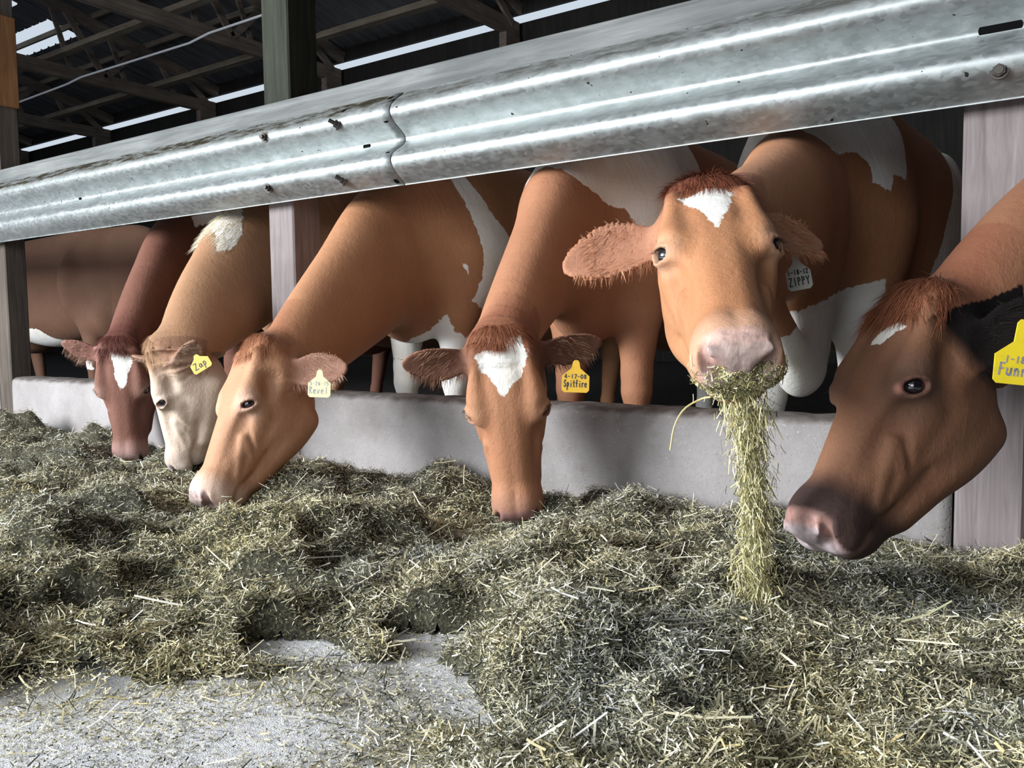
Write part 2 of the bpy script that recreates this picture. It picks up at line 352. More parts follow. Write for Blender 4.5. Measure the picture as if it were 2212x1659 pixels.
def head_sdf(Q, h):
    """h: dict of per-cow shape numbers"""
    Q = Q.copy(); Q[:, 1] /= h.get('wide', 1.0)
    u, v, w = Q.T; av = np.abs(v); A = np.stack([u, av, w], 1)
    top = np.interp(u, _hx, _hy[:, 0]); bot = np.interp(u, _hx, _hy[:, 1])
    s = np.clip((top - w) / (top - bot), 0, 1)
    iu, tu = lin(u, _hx, None); js, ts = lin(s, HS, None); ts = ts * ts * (3 - 2 * ts)
    T = _hy[:, 2:]
    T = (T[iu, js] * (1 - ts) + T[iu, js + 1] * ts) * (1 - tu) + (T[iu + 1, js] * (1 - ts) + T[iu + 1, js + 1] * ts) * tu
    hh = (top - bot) / 2; y = (w - (top + bot) / 2) / hh
    n = 3.2
    Fv = ((av / T) ** n + np.abs(y) ** n) ** (1 / n)
    d = (Fv - 1) * np.minimum(T, hh) * .95
    d = smax(d, u - .507 - .10 * (w + .06), .05)                  # front of the muzzle
    d = smax(d, -u - .035 - h.get('poll', 0) - .3 * (w + .05), .06)                  # back of the poll
    d = smin(d, ell(A, (-h.get('poll', 0), .0, -.028), (.042, .076, .030)), .04)  # poll knob
    # forehead slightly dished between the eyes, brow ridge and eye socket
    d = smin(d, ell(A, (.180, .079, -.044), (.060, .026, .040)), .034)
    d = smax(d, -ell(A, (.285, .088, -.045), (.060, .020, .020)), .03)   # hollow beside the nasal bone
    d = smax(d, -ell(A, (.112, .112, -.078), (.048, .024, .024)), .026)   # hollow behind the eye
    d = smin(d, cone(A, (.050, .084, -.098), (.15, .088, -.118), .020, .014), .03)  # cheek arch behind the eye
    d = smin(d, ell(A, (.190, .052, -.180), (.095, .046, .074)), .04)    # masseter
    d = smin(d, cone(A, (.215, .084, -.095), (.315, .066, -.098), .012, .008), .03)  # facial crest
    d = smin(d, cone(A, (.16, .060, -.245), (.38, .044, -.170), .024, .014), .045)   # jaw bone edge
    d = smin(d, cone(A, (.03, .072, -.012), (.155, .084, -.022), .012, .012), .03)   # edge of the forehead
    tear = np.minimum(cone(A, (.236, .090, -.040), (.272, .087, -.072), .003, .003), cone(A, (.272, .087, -.072), (.318, .082, -.115), .003, .001))
    d = smax(d, -tear, .014)                                      # groove running down from the inner corner of the eye
    d = smin(d, cone(A, (.29, .070, -.066), (.40, .062, -.098), .006, .005), .018)   # lifting muscle of the lip
    d = smin(d, cone(A, (.31, .066, -.110), (.405, .060, -.118), .005, .004), .016)
    d = smax(d, -cone(A, (.37, .066, -.142), (.30, .080, -.152), .001, .001), .016)
    # muzzle, lips and chin
    d = smin(d, ell(A, (.452, .022, -.064), (.050, .044, .052)), .03)
    d = smin(d, ell(A, (.466, .0, -.048), (.036, .052, .034)), .02)
    d = smin(d, ell(A, (.440, .0, -.135), (.050, .046, .028)), .02)
    d = smin(d, ell(A, (.475, .040, -.085), (.030, .034, .030)), .015)   # upper lip pads
    m = np.minimum(np.minimum(cone(A, (.505, 0, -.112), (.482, .052, -.112), .003, .004), cone(A, (.482, .052, -.112), (.43, .066, -.116), .004, .004)),
                   cone(A, (.43, .066, -.116), (.375, .060, -.135), .004, .001))
    d = smax(d, -m, .013)                                         # the mouth
    d = smin(d, ell(A, (.486, .049, -.048), (.022, .018, .024)), .014)    # wing of the nostril
    no = np.minimum(cone(A, (.502, .030, -.068), (.502, .047, -.058), .009, .0125), cone(A, (.502, .047, -.058), (.480, .056, -.031), .0125, .0075))
    d = smax(d, -no, .013)                                        # comma-shaped nostril
    # eye: lids around an almond opening that the eyeball fills
    ey = EYE; R = eye_frame()
    q = (A - ey) @ R                                              # x along the slit, y up towards the brow, z outwards
    d = smin(d, ell(q, (0, .0, -.006), (.030, .024, .024)), .012)
    lid = np.abs(np.sqrt((q[:, 0] / 1.5) ** 2 + (q[:, 1] + .001) ** 2) - .0145) ; lid = np.sqrt(lid ** 2 + (q[:, 2] - .0145 + 14 * q[:, 0] ** 2) ** 2) - .0042
    d = smin(d, lid, .008)
    op = h.get('eye_open', 1.0)
    d = smax(d, -ell(q, (-.001, -.001, .012), (.0205, .0125 * op, .017)), .004)
    return d * .9
EYE = np.array([.196, .0955, -.037], np.float32)
def eye_frame():
    z = np.array([.34, .82, .46]); z /= np.linalg.norm(z)
    x = np.array([.66, 0, .75]); x -= z * (x @ z); x /= np.linalg.norm(x)       # towards the inner corner (the muzzle)
    y = np.cross(z, x)
    if y[0] > 0: y = -y
    return np.stack([x, y, z], 1)
class Ear:
    """a leaf-shaped cup: base point, direction, the way its hollow faces"""
    def __init__(s, base, dirn, face, length=.20, width=.058, cup=5.5, droop=0.0):
        s.b = np.asarray(base, float); e1 = np.asarray(dirn, float); s.e1 = e1 / np.linalg.norm(e1)
        f = np.asarray(face, float); f = f - s.e1 * (f @ s.e1); s.e3 = f / np.linalg.norm(f); s.e2 = np.cross(s.e3, s.e1)
        s.L, s.W, s.cup, s.droop = length, width, cup, droop
    def loc(s, P):
        q = P - s.b; return q @ s.e1 / s.L, q @ s.e2, q @ s.e3
    def __call__(s, P):
        t, y, z = s.loc(P)
        tc = np.clip(t, 0, 1)
        W = s.W * np.interp(tc, [0, .12, .28, .45, .62, .8, .92, 1], [.42, .5, .80, .98, 1.0, .82, .55, .22])
        th = np.interp(tc, [0, .15, .35, .6, 1], [.022, .017, .010, .0075, .006])
        z = z + s.droop * tc * tc * s.L
        cupk = s.cup * np.interp(tc, [0, .2, .6, 1], [2.2, 1.6, 1.0, .6])
        zz = z - cupk * y * y
        k0 = np.sqrt((y / W) ** 2 + (zz / th) ** 2)
        k1 = np.sqrt((y / W ** 2) ** 2 + (zz / th ** 2) ** 2) + 1e-6
        d = k0 * (k0 - 1) / k1
        d = np.where(k0 < .05, -th * .9, d)
        g = np.sqrt(1 + (2 * cupk * y) ** 2)
        d = d / g
        ex = np.maximum(np.maximum(-t, t - 1) * s.L, 0)
        return np.where(ex > 0, np.sqrt(np.maximum(d, 0) ** 2 + ex ** 2), d)

# ---------------------------------------------------------------- cows
def rotm(R): return np.array(R, float)
def hairs(*a): mesh_obj(*a)['kind'] = 'stuff'
class Cow:
    """head: (R, t, scale) puts the head frame in the world; body: where the shoulder stands (x, y), heading of the spine (degrees, 0 = straight into the barn), size"""
    def __init__(s, sp):
        s.sp = sp; s.R = rotm(sp['R']); s.t = np.array(sp['t'], float); s.k = sp.get('scale', 1.0); h = sp.get('shape', {}); s.h = h
        bx, by = sp['body']; a = math.radians(sp.get('yaw', 0)); s.bd = np.array([math.sin(a), math.cos(a), 0]); s.bl = np.array([math.cos(a), -math.sin(a), 0])
        s.o = np.array([bx, by, 0.0]); z = sp.get('tall', 1.0); g = sp.get('girth', 1.0)
        body = [(-.16, .86, .10, .17), (-.02, .90, .20, .30), (.16, .95, .235, .375), (.42, .93, .27, .405), (.80, .885, .335, .43), (1.18, .92, .31, .395), (1.45, 1.02, .25, .31), (1.66, 1.06, .14, .20)]
        s.body = Sweep([(*(s.o + s.bd * d + np.array([0, 0, c * z])), w * g, hh * z) for d, c, w, hh in body], n=44, power=2.3)
        s.ears = []
        for e in sp['ears']: s.ears.append(Ear(*e[:3], **(e[3] if len(e) > 3 else {})))
        # neck: from inside the shoulder to behind the jaw
        H = lambda *p: s.R @ (np.array(p) * s.k) + s.t
        A = s.o + s.bd * .30 + np.array([0, 0, 1.00 * z]); mids = sp.get('neck', [])
        nodes = [(*A, .17, .30)] + [tuple(m) for m in mids] + [(*H(.015, 0, -.140), .080 * s.k, .108 * s.k), (*H(.09, 0, -.150), .05 * s.k, .06 * s.k)]
        nodes = np.array(nodes, float); n = 36
        c = catmull(nodes, n); upA = np.array([0, 0, 1.0]); upB = s.R[:, 2].copy(); upB = upB / np.linalg.norm(upB); f = np.linspace(0, 1, n)[:, None] ** 1.2
        s.neck = Sweep(nodes, upA * (1 - f) + upB * f, n=n, power=2.15)
        s.legs = []
        for sd in (1, -1):
            f0 = s.o + s.bd * (.10 + sp.get('step', 0) * sd) + s.bl * (.135 * sd * g); L = lambda p, dz, db=0: tuple(p + np.array([0, 0, dz * z]) + s.bd * db)
            s.legs.append([(L(f0, .86, .04), .13), (L(f0, .62, 0), .085), (L(f0, .40, -.01), .052), (L(f0, .34, -.012), .050), (L(f0, .13, .0), .033), (L(f0, .07, -.02), .042), (L(f0, .0, -.03), .056)])
            h0 = s.o + s.bd * (1.42 - sp.get('step', 0) * sd) + s.bl * (.14 * sd * g)
            s.legs.append([(L(h0, .92, .0), .17), (L(h0, .68, -.04), .12), (L(h0, .50, .06), .065), (L(h0, .43, .07), .058), (L(h0, .16, .01), .036), (L(h0, .08, .0), .044), (L(h0, .0, -.03), .058)])
        s.extra = sp.get('lumps', [])
    def local(s, P): return ((P - s.t) @ s.R) / s.k
    def sdf(s, P):
        P = P.astype(np.float32); d = s.body(P); o, z = s.o, s.sp.get('tall', 1.0)
        for sd in (1, -1):
            d = smin(d, ell(P, o + s.bd * .16 + s.bl * (.165 * sd) + np.array([0, 0, .90 * z]), (.10, .17, .27)), .09)   # shoulder
            d = smin(d, ell(P, o + s.bd * 1.30 + s.bl * (.20 * sd) + np.array([0, 0, 1.12 * z]), (.07, .16, .14)), .08)  # hip
        d = smin(d, ell(P, o + s.bd * -.02 + np.array([0, 0, .66 * z]), (.11, .20, .15)), .10)                            # brisket
        for leg in s.legs:
            g = None
            for (a, ra), (b, rb) in zip(leg[:-1], leg[1:]):
                q = cone(P, a, b, ra, rb); g = q if g is None else smin(g, q, .025)
            d = smin(d, g, .06)
        d = smin(d, ell(P, o + s.bd * 1.22 + np.array([0, 0, .53 * z]), (.15, .20, .13)), .05)                            # udder
        tail = [o + s.bd * 1.74 + np.array([0, 0, 1.2]), o + s.bd * 1.80 + np.array([0, 0, .8]), o + s.bd * 1.78 + np.array([0, 0, .4])]
        d = smin(d, np.minimum(cone(P, tail[0], tail[1], .035, .02), cone(P, tail[1], tail[2], .02, .03)), .03)
        d = smin(d, s.neck(P), .10)
        for l in s.extra:
            if l[0] == 'ell': q = ell(P, l[1], l[2])
            else: q = cone(P, l[1], l[2], l[3], l[4])
            d = smin(d, q, l[-1]) if l[-1] > 0 else smax(d, -q, -l[-1])
        Q = s.local(P); r = np.sqrt(((Q - np.array([.2, 0, -.1])) ** 2).sum(1)); near = r < .62
        if near.any():
            q = Q[near].astype(np.float32); e = head_sdf(q, s.h)
            for ear in s.ears: e = smin(e, ear(q), .020)
            cav = s.eye_cav(q)
            dn = smin(d[near], e * s.k, .055); dn = smax(dn, -cav * s.k, .003); d[near] = dn
        return d
    def eye_cav(s, q):
        A = np.stack([q[:, 0], np.abs(q[:, 1]), q[:, 2]], 1); x = (A - EYE) @ eye_frame()
        return ell(x, (-.001, -.001, .012), (.0205, .0125 * s.h.get('eye_open', 1), .017))
    def build(s):
        sp = s.sp; hc = s.R @ (np.array([.2, 0, -.1]) * s.k) + s.t; st = sp.get('res', .005)
        lo = np.minimum(hc - .42, s.o - [.45, .25, 0]); hi = np.maximum(hc + .42, s.o + [.45, 0, 0])
        end = s.o + s.bd * 1.95; lo = np.minimum(lo, end - [.45, 0, 0]); hi = np.maximum(hi, end + [.45, 0, 0])
        yh = min(s.o[1] + .35, hi[1]) if not sp.get("even") else hi[1] - .05
        X = axis_steps([(lo[0], st), (hi[0], None)])
        Y = axis_steps([(lo[1], st), (yh, .012), (hi[1], None)]); Z = axis_steps([(-.08, .010), (.05, st), (1.22, .010), (1.5, None)])
        V, F = surface_nets(s.sdf, X, Y, Z); V = relax(V, F, 1)
        hide, white, skin = s.paint(V)
        root = empty('cow', (float(s.o[0]), float(s.o[1]), 0.0)); tag(root, sp['label'], 'cow', 'cows feeding along the barrier')
        s.root = root; s.V = V
        mesh_obj('body', V, F, M['coat'], root, True, dict(hide=hide, white=white, skin=skin))
        s.eyes(); s.hair(); s.tags()
        if 'mane' in sp: s.mane(V, white, *sp['mane'])
        return root
    # ---- colours of the animal itself
    def paint(s, V):
        sp = s.sp; base = np.array(sp['brown']); Q = s.local(V); u, v, w = Q.T; av = np.abs(v)
        n = len(V); c = np.tile(base, (n, 1)); inh = np.exp(-np.maximum(np.sqrt(((Q - [.22, 0, -.1]) ** 2).sum(1)) - .26, 0) / .04)
        def lay(mask, col):
            nonlocal c
            m = np.clip(mask, 0, 1)[:, None]; c = c * (1 - m) + np.array(col) * m
        def bell(d, r): return np.clip(1 - d / r, 0, 1) ** 1.2
        for m, col in sp.get('tints', []): lay(m(s, V, Q), col)
        hd = np.where(np.sqrt(((Q - [.2, 0, -.1]) ** 2).sum(1)) < .42, 1.0, 0.0)
        f = sp.get('face', {})
        if 'face' in f: lay(hd * np.clip((u - f.get('face_from', .0)) / .1, 0, 1) * f.get('face_amt', 1), f['face'])
        lay(hd * np.clip((.06 - u) / .05, 0, 1) * np.clip((w + .12) / .05, 0, 1) * (av < .14) * .85, f.get('poll', base * .55))
        eyed = np.sqrt((u - EYE[0]) ** 2 + (av - EYE[1]) ** 2 + (w - EYE[2]) ** 2)
        lay(hd * bell(eyed, f.get('ring_r', .065)) * f.get('ring_amt', .7), f.get('ring', base * 1.6 + .05))
        lay(hd * bell(np.maximum(eyed - .012, 0), .016) * .8, f.get('lid', (.10, .06, .05)))
        cor = EYE + eye_frame()[:, 0] * .024 + eye_frame()[:, 2] * .008; cd = np.sqrt((u - cor[0]) ** 2 + (av - cor[1]) ** 2 + (w - cor[2]) ** 2)
        lay(hd * bell(np.maximum(cd - .005, 0), .008) * f.get('corner_amt', .5) * (v * f.get('corner_side', 0) >= 0), f.get('corner', (.50, .20, .16)))
        lay(hd * np.clip((u - f.get('muz_from', .405)) / .05, 0, 1) * f.get('muz_amt', .8), f.get('muzzle', base * 1.5 + .05))
        skin = hd * np.clip((u - .468 + .10 * np.abs(w + .06)) / .014, 0, 1) * np.clip((w + .105) / .012, 0, 1) * np.clip((.064 - av) / .012, 0, 1)
        lip = hd * np.clip((u - .44) / .03, 0, 1) * np.clip(1 - np.abs(w + .115) / .016, 0, 1); skin = np.maximum(skin, lip * .7)
        nose = np.array(f.get('nose', (.52, .30, .25))); lay(skin, nose)
        if 'nose2' in f: lay(skin * np.clip((u - .487) / .012, 0, 1) , f['nose2'])
        nd = np.sqrt((u - .505) ** 2 + (av - .045) ** 2 + (w + .056) ** 2)
        lay(hd * bell(np.maximum(nd - .006, 0), .022) * .9, f.get('nostril', (.16, .07, .06)))
        for (b, d, fc), e in zip([x[:3] for x in sp['ears']], s.ears):          # hollow and rim of the ears
            t, y, z = e.loc(Q); on = (t > .02) & (t < 1.05) & (np.abs(y) < .09) & (np.abs(z) < .09)
            cup = z - e.cup * y * y
            ins = on * np.clip((cup + .002) / .006, 0, 1) * np.clip(t / .2, 0, 1)
            lay(on * np.clip(t / .15, 0, 1) * f.get('ear_amt', .6), f.get('ear', base * .7)); lay(ins * .85, f.get('ear_in', (.30, .14, .10)))
        white = np.full(n, -.2)
        for p in sp.get('blaze', []):                                            # markings on the face, in (u, v)
            ok = (w > -.075) & (hd > 0); white = np.maximum(white, np.where(ok, poly_sd(np.stack([u, v], 1), p), -.2))
        for p in sp.get('patches', []): white = np.maximum(white, p(s, V))
        c = c * .92 + c.mean(1)[:, None] * .08
        return np.clip(c, 0, 1), white, skin
    # ---- parts
    def eyes(s):
        R0 = eye_frame()
        for sd in (1, -1):
            R = R0.copy(); p = EYE + R0[:, 2] * (-.0065)
            bm = bmesh.new(); bmesh.ops.create_uvsphere(bm, u_segments=28, v_segments=20, radius=.0195)
            V = np.array([v.co[:] for v in bm.verts]); F = [[v.index for v in f.verts] for f in bm.faces]; bm.free()
            x, y, z = V.T; r = np.sqrt((x / 1.35) ** 2 + y * y)
            col = np.where((z > 0)[:, None] & (r < .0158)[:, None], np.array([.004, .0035, .004]), np.array([.30, .22, .19]))
            col = np.where(((z > 0) & (r < .0095))[:, None], np.array([.012, .010, .014]), col)
            P = p + V @ R.T; P[:, 1] *= sd
            if sd < 0: F = [f[::-1] for f in F]
            o = mesh_obj('eye', (P * s.k) @ s.R.T + s.t, F, M['eye'], s.root, True, dict(hide=col))
        # lashes along the upper lids
        rts, drs = [], []
        for sd in (1, -1):
            for k in range(34):
                a = RNG.uniform(-1, 1); q = np.array([a * .020, .0095 * math.sqrt(max(0, 1 - a * a * .8)) + .002, .009]); d = np.array([a * .35, .25, 1.0]) + RNG.normal(size=3) * .12
                p = EYE + R0 @ q; e = R0 @ d; p[1] *= sd; e[1] *= sd; rts.append(p); drs.append(e / np.linalg.norm(e))
        rts, drs = np.array(rts), np.array(drs); nl = len(rts)
        V, F = strands((rts * s.k) @ s.R.T + s.t, drs @ s.R.T, RNG.uniform(.010, .017, nl) * s.k, np.full(nl, .0012), np.tile([0, 0, -.006], (nl, 1)))
        hairs('eyelashes', V, F, M['hair'], s.root, False, dict(hide=np.tile(s.sp.get('lash', (.03, .02, .015)), (len(V), 1))))
    def surf(s, Q, ray=None):
        """pull head-frame points on to the skin"""
        Q = np.array(Q, float)
        for _ in range(5):
            P = (Q * s.k) @ s.R.T + s.t; e = 1e-3; d = s.sdf(P)
            g = np.stack([s.sdf(P + np.eye(3)[i] * e) - d for i in range(3)], 1) / e; nn = np.linalg.norm(g, axis=1)[:, None] + 1e-6
            Q = Q - ((np.clip(d, -.012, .012)[:, None] * g / np.maximum(nn, .5) ** 2) @ s.R) / s.k
        return (Q * s.k) @ s.R.T + s.t, g / nn
    def tuft(s, name, Q, flow, length, width, cols, lift=.35, spread=.3, bend=.3):
        P, nrm = s.surf(Q); n = len(P); fl = np.asarray(flow, float) @ s.R.T; fl = np.broadcast_to(fl, (n, 3))
        t = fl - nrm * (fl * nrm).sum(1)[:, None]; t /= np.linalg.norm(t, axis=1)[:, None] + 1e-9
        d = t + nrm * (lift + RNG.normal(size=(n, 1)) * .12) + RNG.normal(size=(n, 3)) * spread; d /= np.linalg.norm(d, axis=1)[:, None]
        L = length * RNG.uniform(.55, 1.1, n); side = np.cross(d, nrm) + RNG.normal(size=(n, 3)) * .3
        V, F = strands(P - nrm * .002, d, L, np.full(n, width) * RNG.uniform(.7, 1.3, n), (t * .5 - nrm * .6) * (L * bend)[:, None] + np.array([0, 0, -1.0]) * (L * .12)[:, None], side, 3)
        c = np.array(cols); pick = c[RNG.integers(0, len(c), n)] * RNG.uniform(.75, 1.2, (n, 1)); q = s.local(P)
        for p in s.sp.get('blaze', []): pick[poly_sd(q[:, :2], p) > RNG.normal(size=n) * .004] = (.80, .78, .74)
        hairs(name, V, F, M['hair'], s.root, False, dict(hide=np.clip(np.repeat(pick, 8, 0), 0, 1)))
    def hair(s):
        sp = s.sp; f = sp.get('face', {}); base = np.array(sp['brown']); pc = np.array(f.get('poll', base * .55))
        n = sp.get('tuft', 3200)
        if n:
            Q = np.stack([RNG.uniform(*sp.get('tuft_u', (-.055, .045)), n), np.clip(RNG.normal(size=n) * sp.get('tuft_v', .045), -.078, .078), np.full(n, .0) - .01], 1); Q[:, 2] -= np.abs(Q[:, 1]) * .2; fl = np.stack([np.full(n, 1.0), Q[:, 1] * 9, np.zeros(n)], 1)
            s.tuft('topknot_hair', Q, fl, sp.get('tuft_len', .035), .0013, [pc, pc * .7, pc * 1.25, pc * .9 + base * .2], lift=.16, spread=.16)
        for e in s.ears:
            m = 520; t = RNG.uniform(.06, .92, m); W = e.W * np.interp(t, [0, .12, .28, .45, .62, .8, .92, 1], [.42, .5, .80, .98, 1.0, .82, .55, .22])
            lowside = 1.0 if (e.e2 @ s.R.T)[2] < 0 else -1.0; sg = np.where(RNG.random(m) < .8, lowside, -lowside); y = sg * W * RNG.uniform(.55, .97, m); ck = e.cup * np.interp(t, [0, .2, .6, 1], [2.2, 1.6, 1.0, .6])
            z = ck * y * y - e.droop * t * t * e.L + .004; g = 2 * ck * y; nz = np.stack([np.zeros(m), -g, np.ones(m)], 1); nz /= np.linalg.norm(nz, axis=1)[:, None]
            B = np.stack([e.e1, e.e2, e.e3]); P = e.b + np.stack([t * e.L, y, z], 1) @ B; d = np.stack([.35 + .25 * RNG.normal(size=m), sg * .9, .25 + .3 * RNG.normal(size=m)], 1); d = d + nz * .1; d /= np.linalg.norm(d, axis=1)[:, None]
            L = .026 * RNG.uniform(.5, 1.15, m) * np.where(sg == lowside, 1, .55) * np.interp(t, [0, .5, 1], [1.2, 1, .6]); dw = (d @ B) @ s.R.T; V, F = strands((P * s.k) @ s.R.T + s.t, dw, L * s.k, RNG.uniform(.0007, .0015, m), np.array([0, 0, -.35]) * L[:, None], None, 3)
            m2 = 420; t2 = RNG.uniform(.10, .75, m2); W2 = e.W * np.interp(t2, [0, .12, .28, .45, .62, .8, .92, 1], [.42, .5, .80, .98, 1.0, .82, .55, .22]); y2 = W2 * RNG.uniform(-.8, .8, m2); ck2 = e.cup * np.interp(t2, [0, .2, .6, 1], [2.2, 1.6, 1.0, .6])
            P2 = e.b + np.stack([t2 * e.L, y2, ck2 * y2 * y2 - e.droop * t2 * t2 * e.L + .006], 1) @ B; d2 = np.stack([.9 + .2 * RNG.normal(size=m2), lowside * .35 + .3 * RNG.normal(size=m2), .18 + .12 * RNG.normal(size=m2)], 1); d2 /= np.linalg.norm(d2, axis=1)[:, None]
            V2, F2 = strands((P2 * s.k) @ s.R.T + s.t, (d2 @ B) @ s.R.T, RNG.uniform(.015, .034, m2) * s.k, RNG.uniform(.0007, .0014, m2), np.array([0, 0, -.004]) * np.ones((m2, 1)), None, 3); V = np.concatenate([V, V2]); F = np.concatenate([F, F2 + m * 8]); m += m2
            cs = np.array([np.array(f.get('ear', base * .7)), np.array(f.get('ear_in', base)), np.array(f.get('fringe', base * 1.5))]); k = RNG.integers(0, 3, m); hairs('ear_hair', V, F, M['hair'], s.root, False, dict(hide=np.clip(np.repeat(cs[k] * RNG.uniform(.7, 1.15, (m, 1)), 8, 0), 0, 1)))
    def mane(s, V, white, centre, reach, n, length):
        k = np.where((white > -.004) & (np.linalg.norm(V - np.array(centre), axis=1) < reach))[0]; k = RNG.choice(k, n); P = V[k]; e = 1e-3; d0 = s.sdf(P); g = np.stack([s.sdf(P + np.eye(3)[i] * e) - d0 for i in range(3)], 1) / e; g /= np.linalg.norm(g, axis=1)[:, None] + 1e-6
        d = np.array([-.35, -.75, -.8]) + g * .55 + RNG.normal(size=(n, 3)) * .16; d /= np.linalg.norm(d, axis=1)[:, None]; L = length * RNG.uniform(.5, 1.1, n)
        F_, c = strands(P, d, L, np.full(n, .0013), np.array([0, 0, -.35]) * L[:, None], None, 3), np.array([(.80, .74, .58), (.72, .62, .44), (.84, .80, .70)])[RNG.integers(0, 3, n)]
        hairs('mane_hair', F_[0], F_[1], M['hair'], s.root, False, dict(hide=np.repeat(c, 8, 0)))
    def tags(s):
        for tg in s.sp.get('tags', []): ear_tag(s.root, **tg)
def coat_poly(h, poly, zlim=None, centre=None, reach=.6):
    """a white patch: polygon of (distance along horizontal direction h, height)"""
    h = np.array(h, float); h /= np.linalg.norm(h)
    def f(s, V):
        d = poly_sd(np.stack([V @ h, V[:, 2]], 1), poly)
        if centre is not None: d = np.minimum(d, reach - np.linalg.norm(V - np.array(centre), axis=1))
        return d
    return f
# ---- hand-lettered ear tags: strokes on a 1 x 1 cell
GL = {'0': [[(.5, 1), (.15, .8), (.1, .3), (.4, 0), (.75, .2), (.8, .75), (.5, 1)]], '1': [[(.5, 1), (.5, 0)]], '2': [[(.1, .8), (.4, 1), (.75, .8), (.1, 0), (.8, 0)]], '4': [[(.6, 0), (.6, 1), (.1, .35), (.85, .35)]],
      '5': [[(.8, 1), (.2, 1), (.15, .6), (.6, .6), (.8, .3), (.5, 0), (.1, .1)]], '6': [[(.7, 1), (.2, .5), (.2, .1), (.6, 0), (.8, .3), (.5, .5), (.2, .35)]], '7': [[(.1, 1), (.8, 1), (.35, 0)]], '8': [[(.5, .55), (.2, .8), (.5, 1), (.8, .8), (.5, .55), (.15, .25), (.5, 0), (.85, .25), (.5, .55)]],
      '3': [[(.15, .9), (.5, 1), (.75, .75), (.4, .55), (.8, .3), (.5, 0), (.1, .1)]], '9': [[(.75, .7), (.4, .55), (.2, .8), (.5, 1), (.75, .7), (.6, 0)]], '-': [[(.2, .5), (.75, .5)]], 'Z': [[(.1, 1), (.85, 1), (.1, 0), (.9, 0)]], 'a': [[(.75, .5), (.4, .6), (.15, .3), (.35, 0), (.7, .2), (.75, .55), (.85, 0)]],
      'p': [[(.2, .6), (.2, -.45)], [(.2, .5), (.5, .65), (.75, .35), (.5, .05), (.2, .15)]], 'R': [[(.15, 0), (.15, 1), (.6, .95), (.7, .7), (.2, .5), (.8, 0)]], 'e': [[(.15, .3), (.75, .35), (.55, .6), (.2, .5), (.15, .15), (.45, 0), (.8, .1)]], 'v': [[(.1, .6), (.4, 0), (.8, .6)]], 'l': [[(.5, 1), (.5, 0)]],
      'S': [[(.8, .85), (.5, 1), (.2, .8), (.3, .55), (.7, .4), (.75, .15), (.4, 0), (.1, .15)]], 'i': [[(.5, .55), (.5, 0)], [(.5, .8), (.5, .86)]], 't': [[(.45, .95), (.45, .1), (.7, 0)], [(.15, .62), (.8, .62)]], 'f': [[(.75, .95), (.5, 1), (.4, .8), (.4, 0)], [(.15, .55), (.7, .55)]], 'r': [[(.25, .6), (.25, 0)], [(.25, .4), (.5, .6), (.75, .55)]],
      'I': [[(.5, 1), (.5, 0)]], 'P': [[(.2, 0), (.2, 1), (.7, .9), (.7, .6), (.2, .5)]], 'Y': [[(.1, 1), (.5, .55), (.9, 1)], [(.5, .55), (.5, 0)]], 'F': [[(.2, 0), (.2, 1), (.8, 1)], [(.2, .55), (.65, .55)]], 'u': [[(.15, .6), (.2, .1), (.5, 0), (.75, .2), (.8, .6), (.8, 0)]], 'n': [[(.2, .6), (.2, 0)], [(.2, .4), (.5, .6), (.75, .4), (.75, 0)]],
      'y': [[(.15, .6), (.45, .1)], [(.8, .6), (.3, -.45)]], 'B': [[(.2, 0), (.2, 1), (.6, .95), (.65, .65), (.2, .52), (.75, .4), (.7, .05), (.2, 0)]]}
def ear_tag(root, at, normal, up, size, mat, lines, ink='ink', neck=.5, shape=None, slant=0.0):
    at = Vector(at); n = Vector(normal).normalized(); u = Vector(up); u = (u - n * u.dot(n)).normalized(); r = u.cross(n)
    w, h = size; hw = w / 2; c = .006
    out = [(-hw + c, -h / 2), (hw - c, -h / 2), (hw, -h / 2 + c), (hw, h * .18), (w * .16, h * .5), (w * .12, h * (.5 + neck * .5)), (w * .06, h * (.58 + neck * .5)), (-w * .06, h * (.58 + neck * .5)), (-w * .12, h * (.5 + neck * .5)), (-w * .16, h * .5), (-hw, h * .18), (-hw, -h / 2 + c)]
    V = [at + r * x + u * y + n * (zz * .0012) for zz in (1, -1) for x, y in out]; k = len(out)
    F = [list(range(k)), list(range(2 * k - 1, k - 1, -1))] + [[i + k, (i + 1) % k + k, (i + 1) % k, i] for i in range(k)]
    t = mesh_obj('ear_tag', [v[:] for v in V], F, M[mat], root); t['label'] = lines[-1][4] if len(lines[-1]) > 4 else 'plastic ear tag'
    V, F = [], []
    for txt, cx, cy, hh, *_ in lines:
        adv = min(hh * .78, w * .86 / len(txt)); x0 = cx * w - adv * len(txt) / 2
        for i, ch in enumerate(txt):
            for st in GL[ch]:
                pts = [(x0 + adv * i + px * adv * .85 + slant * py * hh, cy * h + py * hh - hh / 2) for px, py in st]; lw = max(.0011, hh * .075)
                for (ax, ay), (bx, by) in zip(pts[:-1], pts[1:]):
                    dx, dy = bx - ax, by - ay; L = math.hypot(dx, dy) + 1e-9; nx, ny = -dy / L * lw, dx / L * lw; ex, ey = dx / L * lw * .6, dy / L * lw * .6
                    b = len(V)
                    for X, Y in ((ax - ex + nx, ay - ey + ny), (ax - ex - nx, ay - ey - ny), (bx + ex - nx, by + ey - ny), (bx + ex + nx, by + ey + ny)): V.append((at + r * X + u * Y + n * .0017)[:])
                    F.append([b, b + 1, b + 2, b + 3])
    lt = mesh_obj('lettering', V, F, M[ink]); lt.parent = t                     # both keep world coordinates
    return t

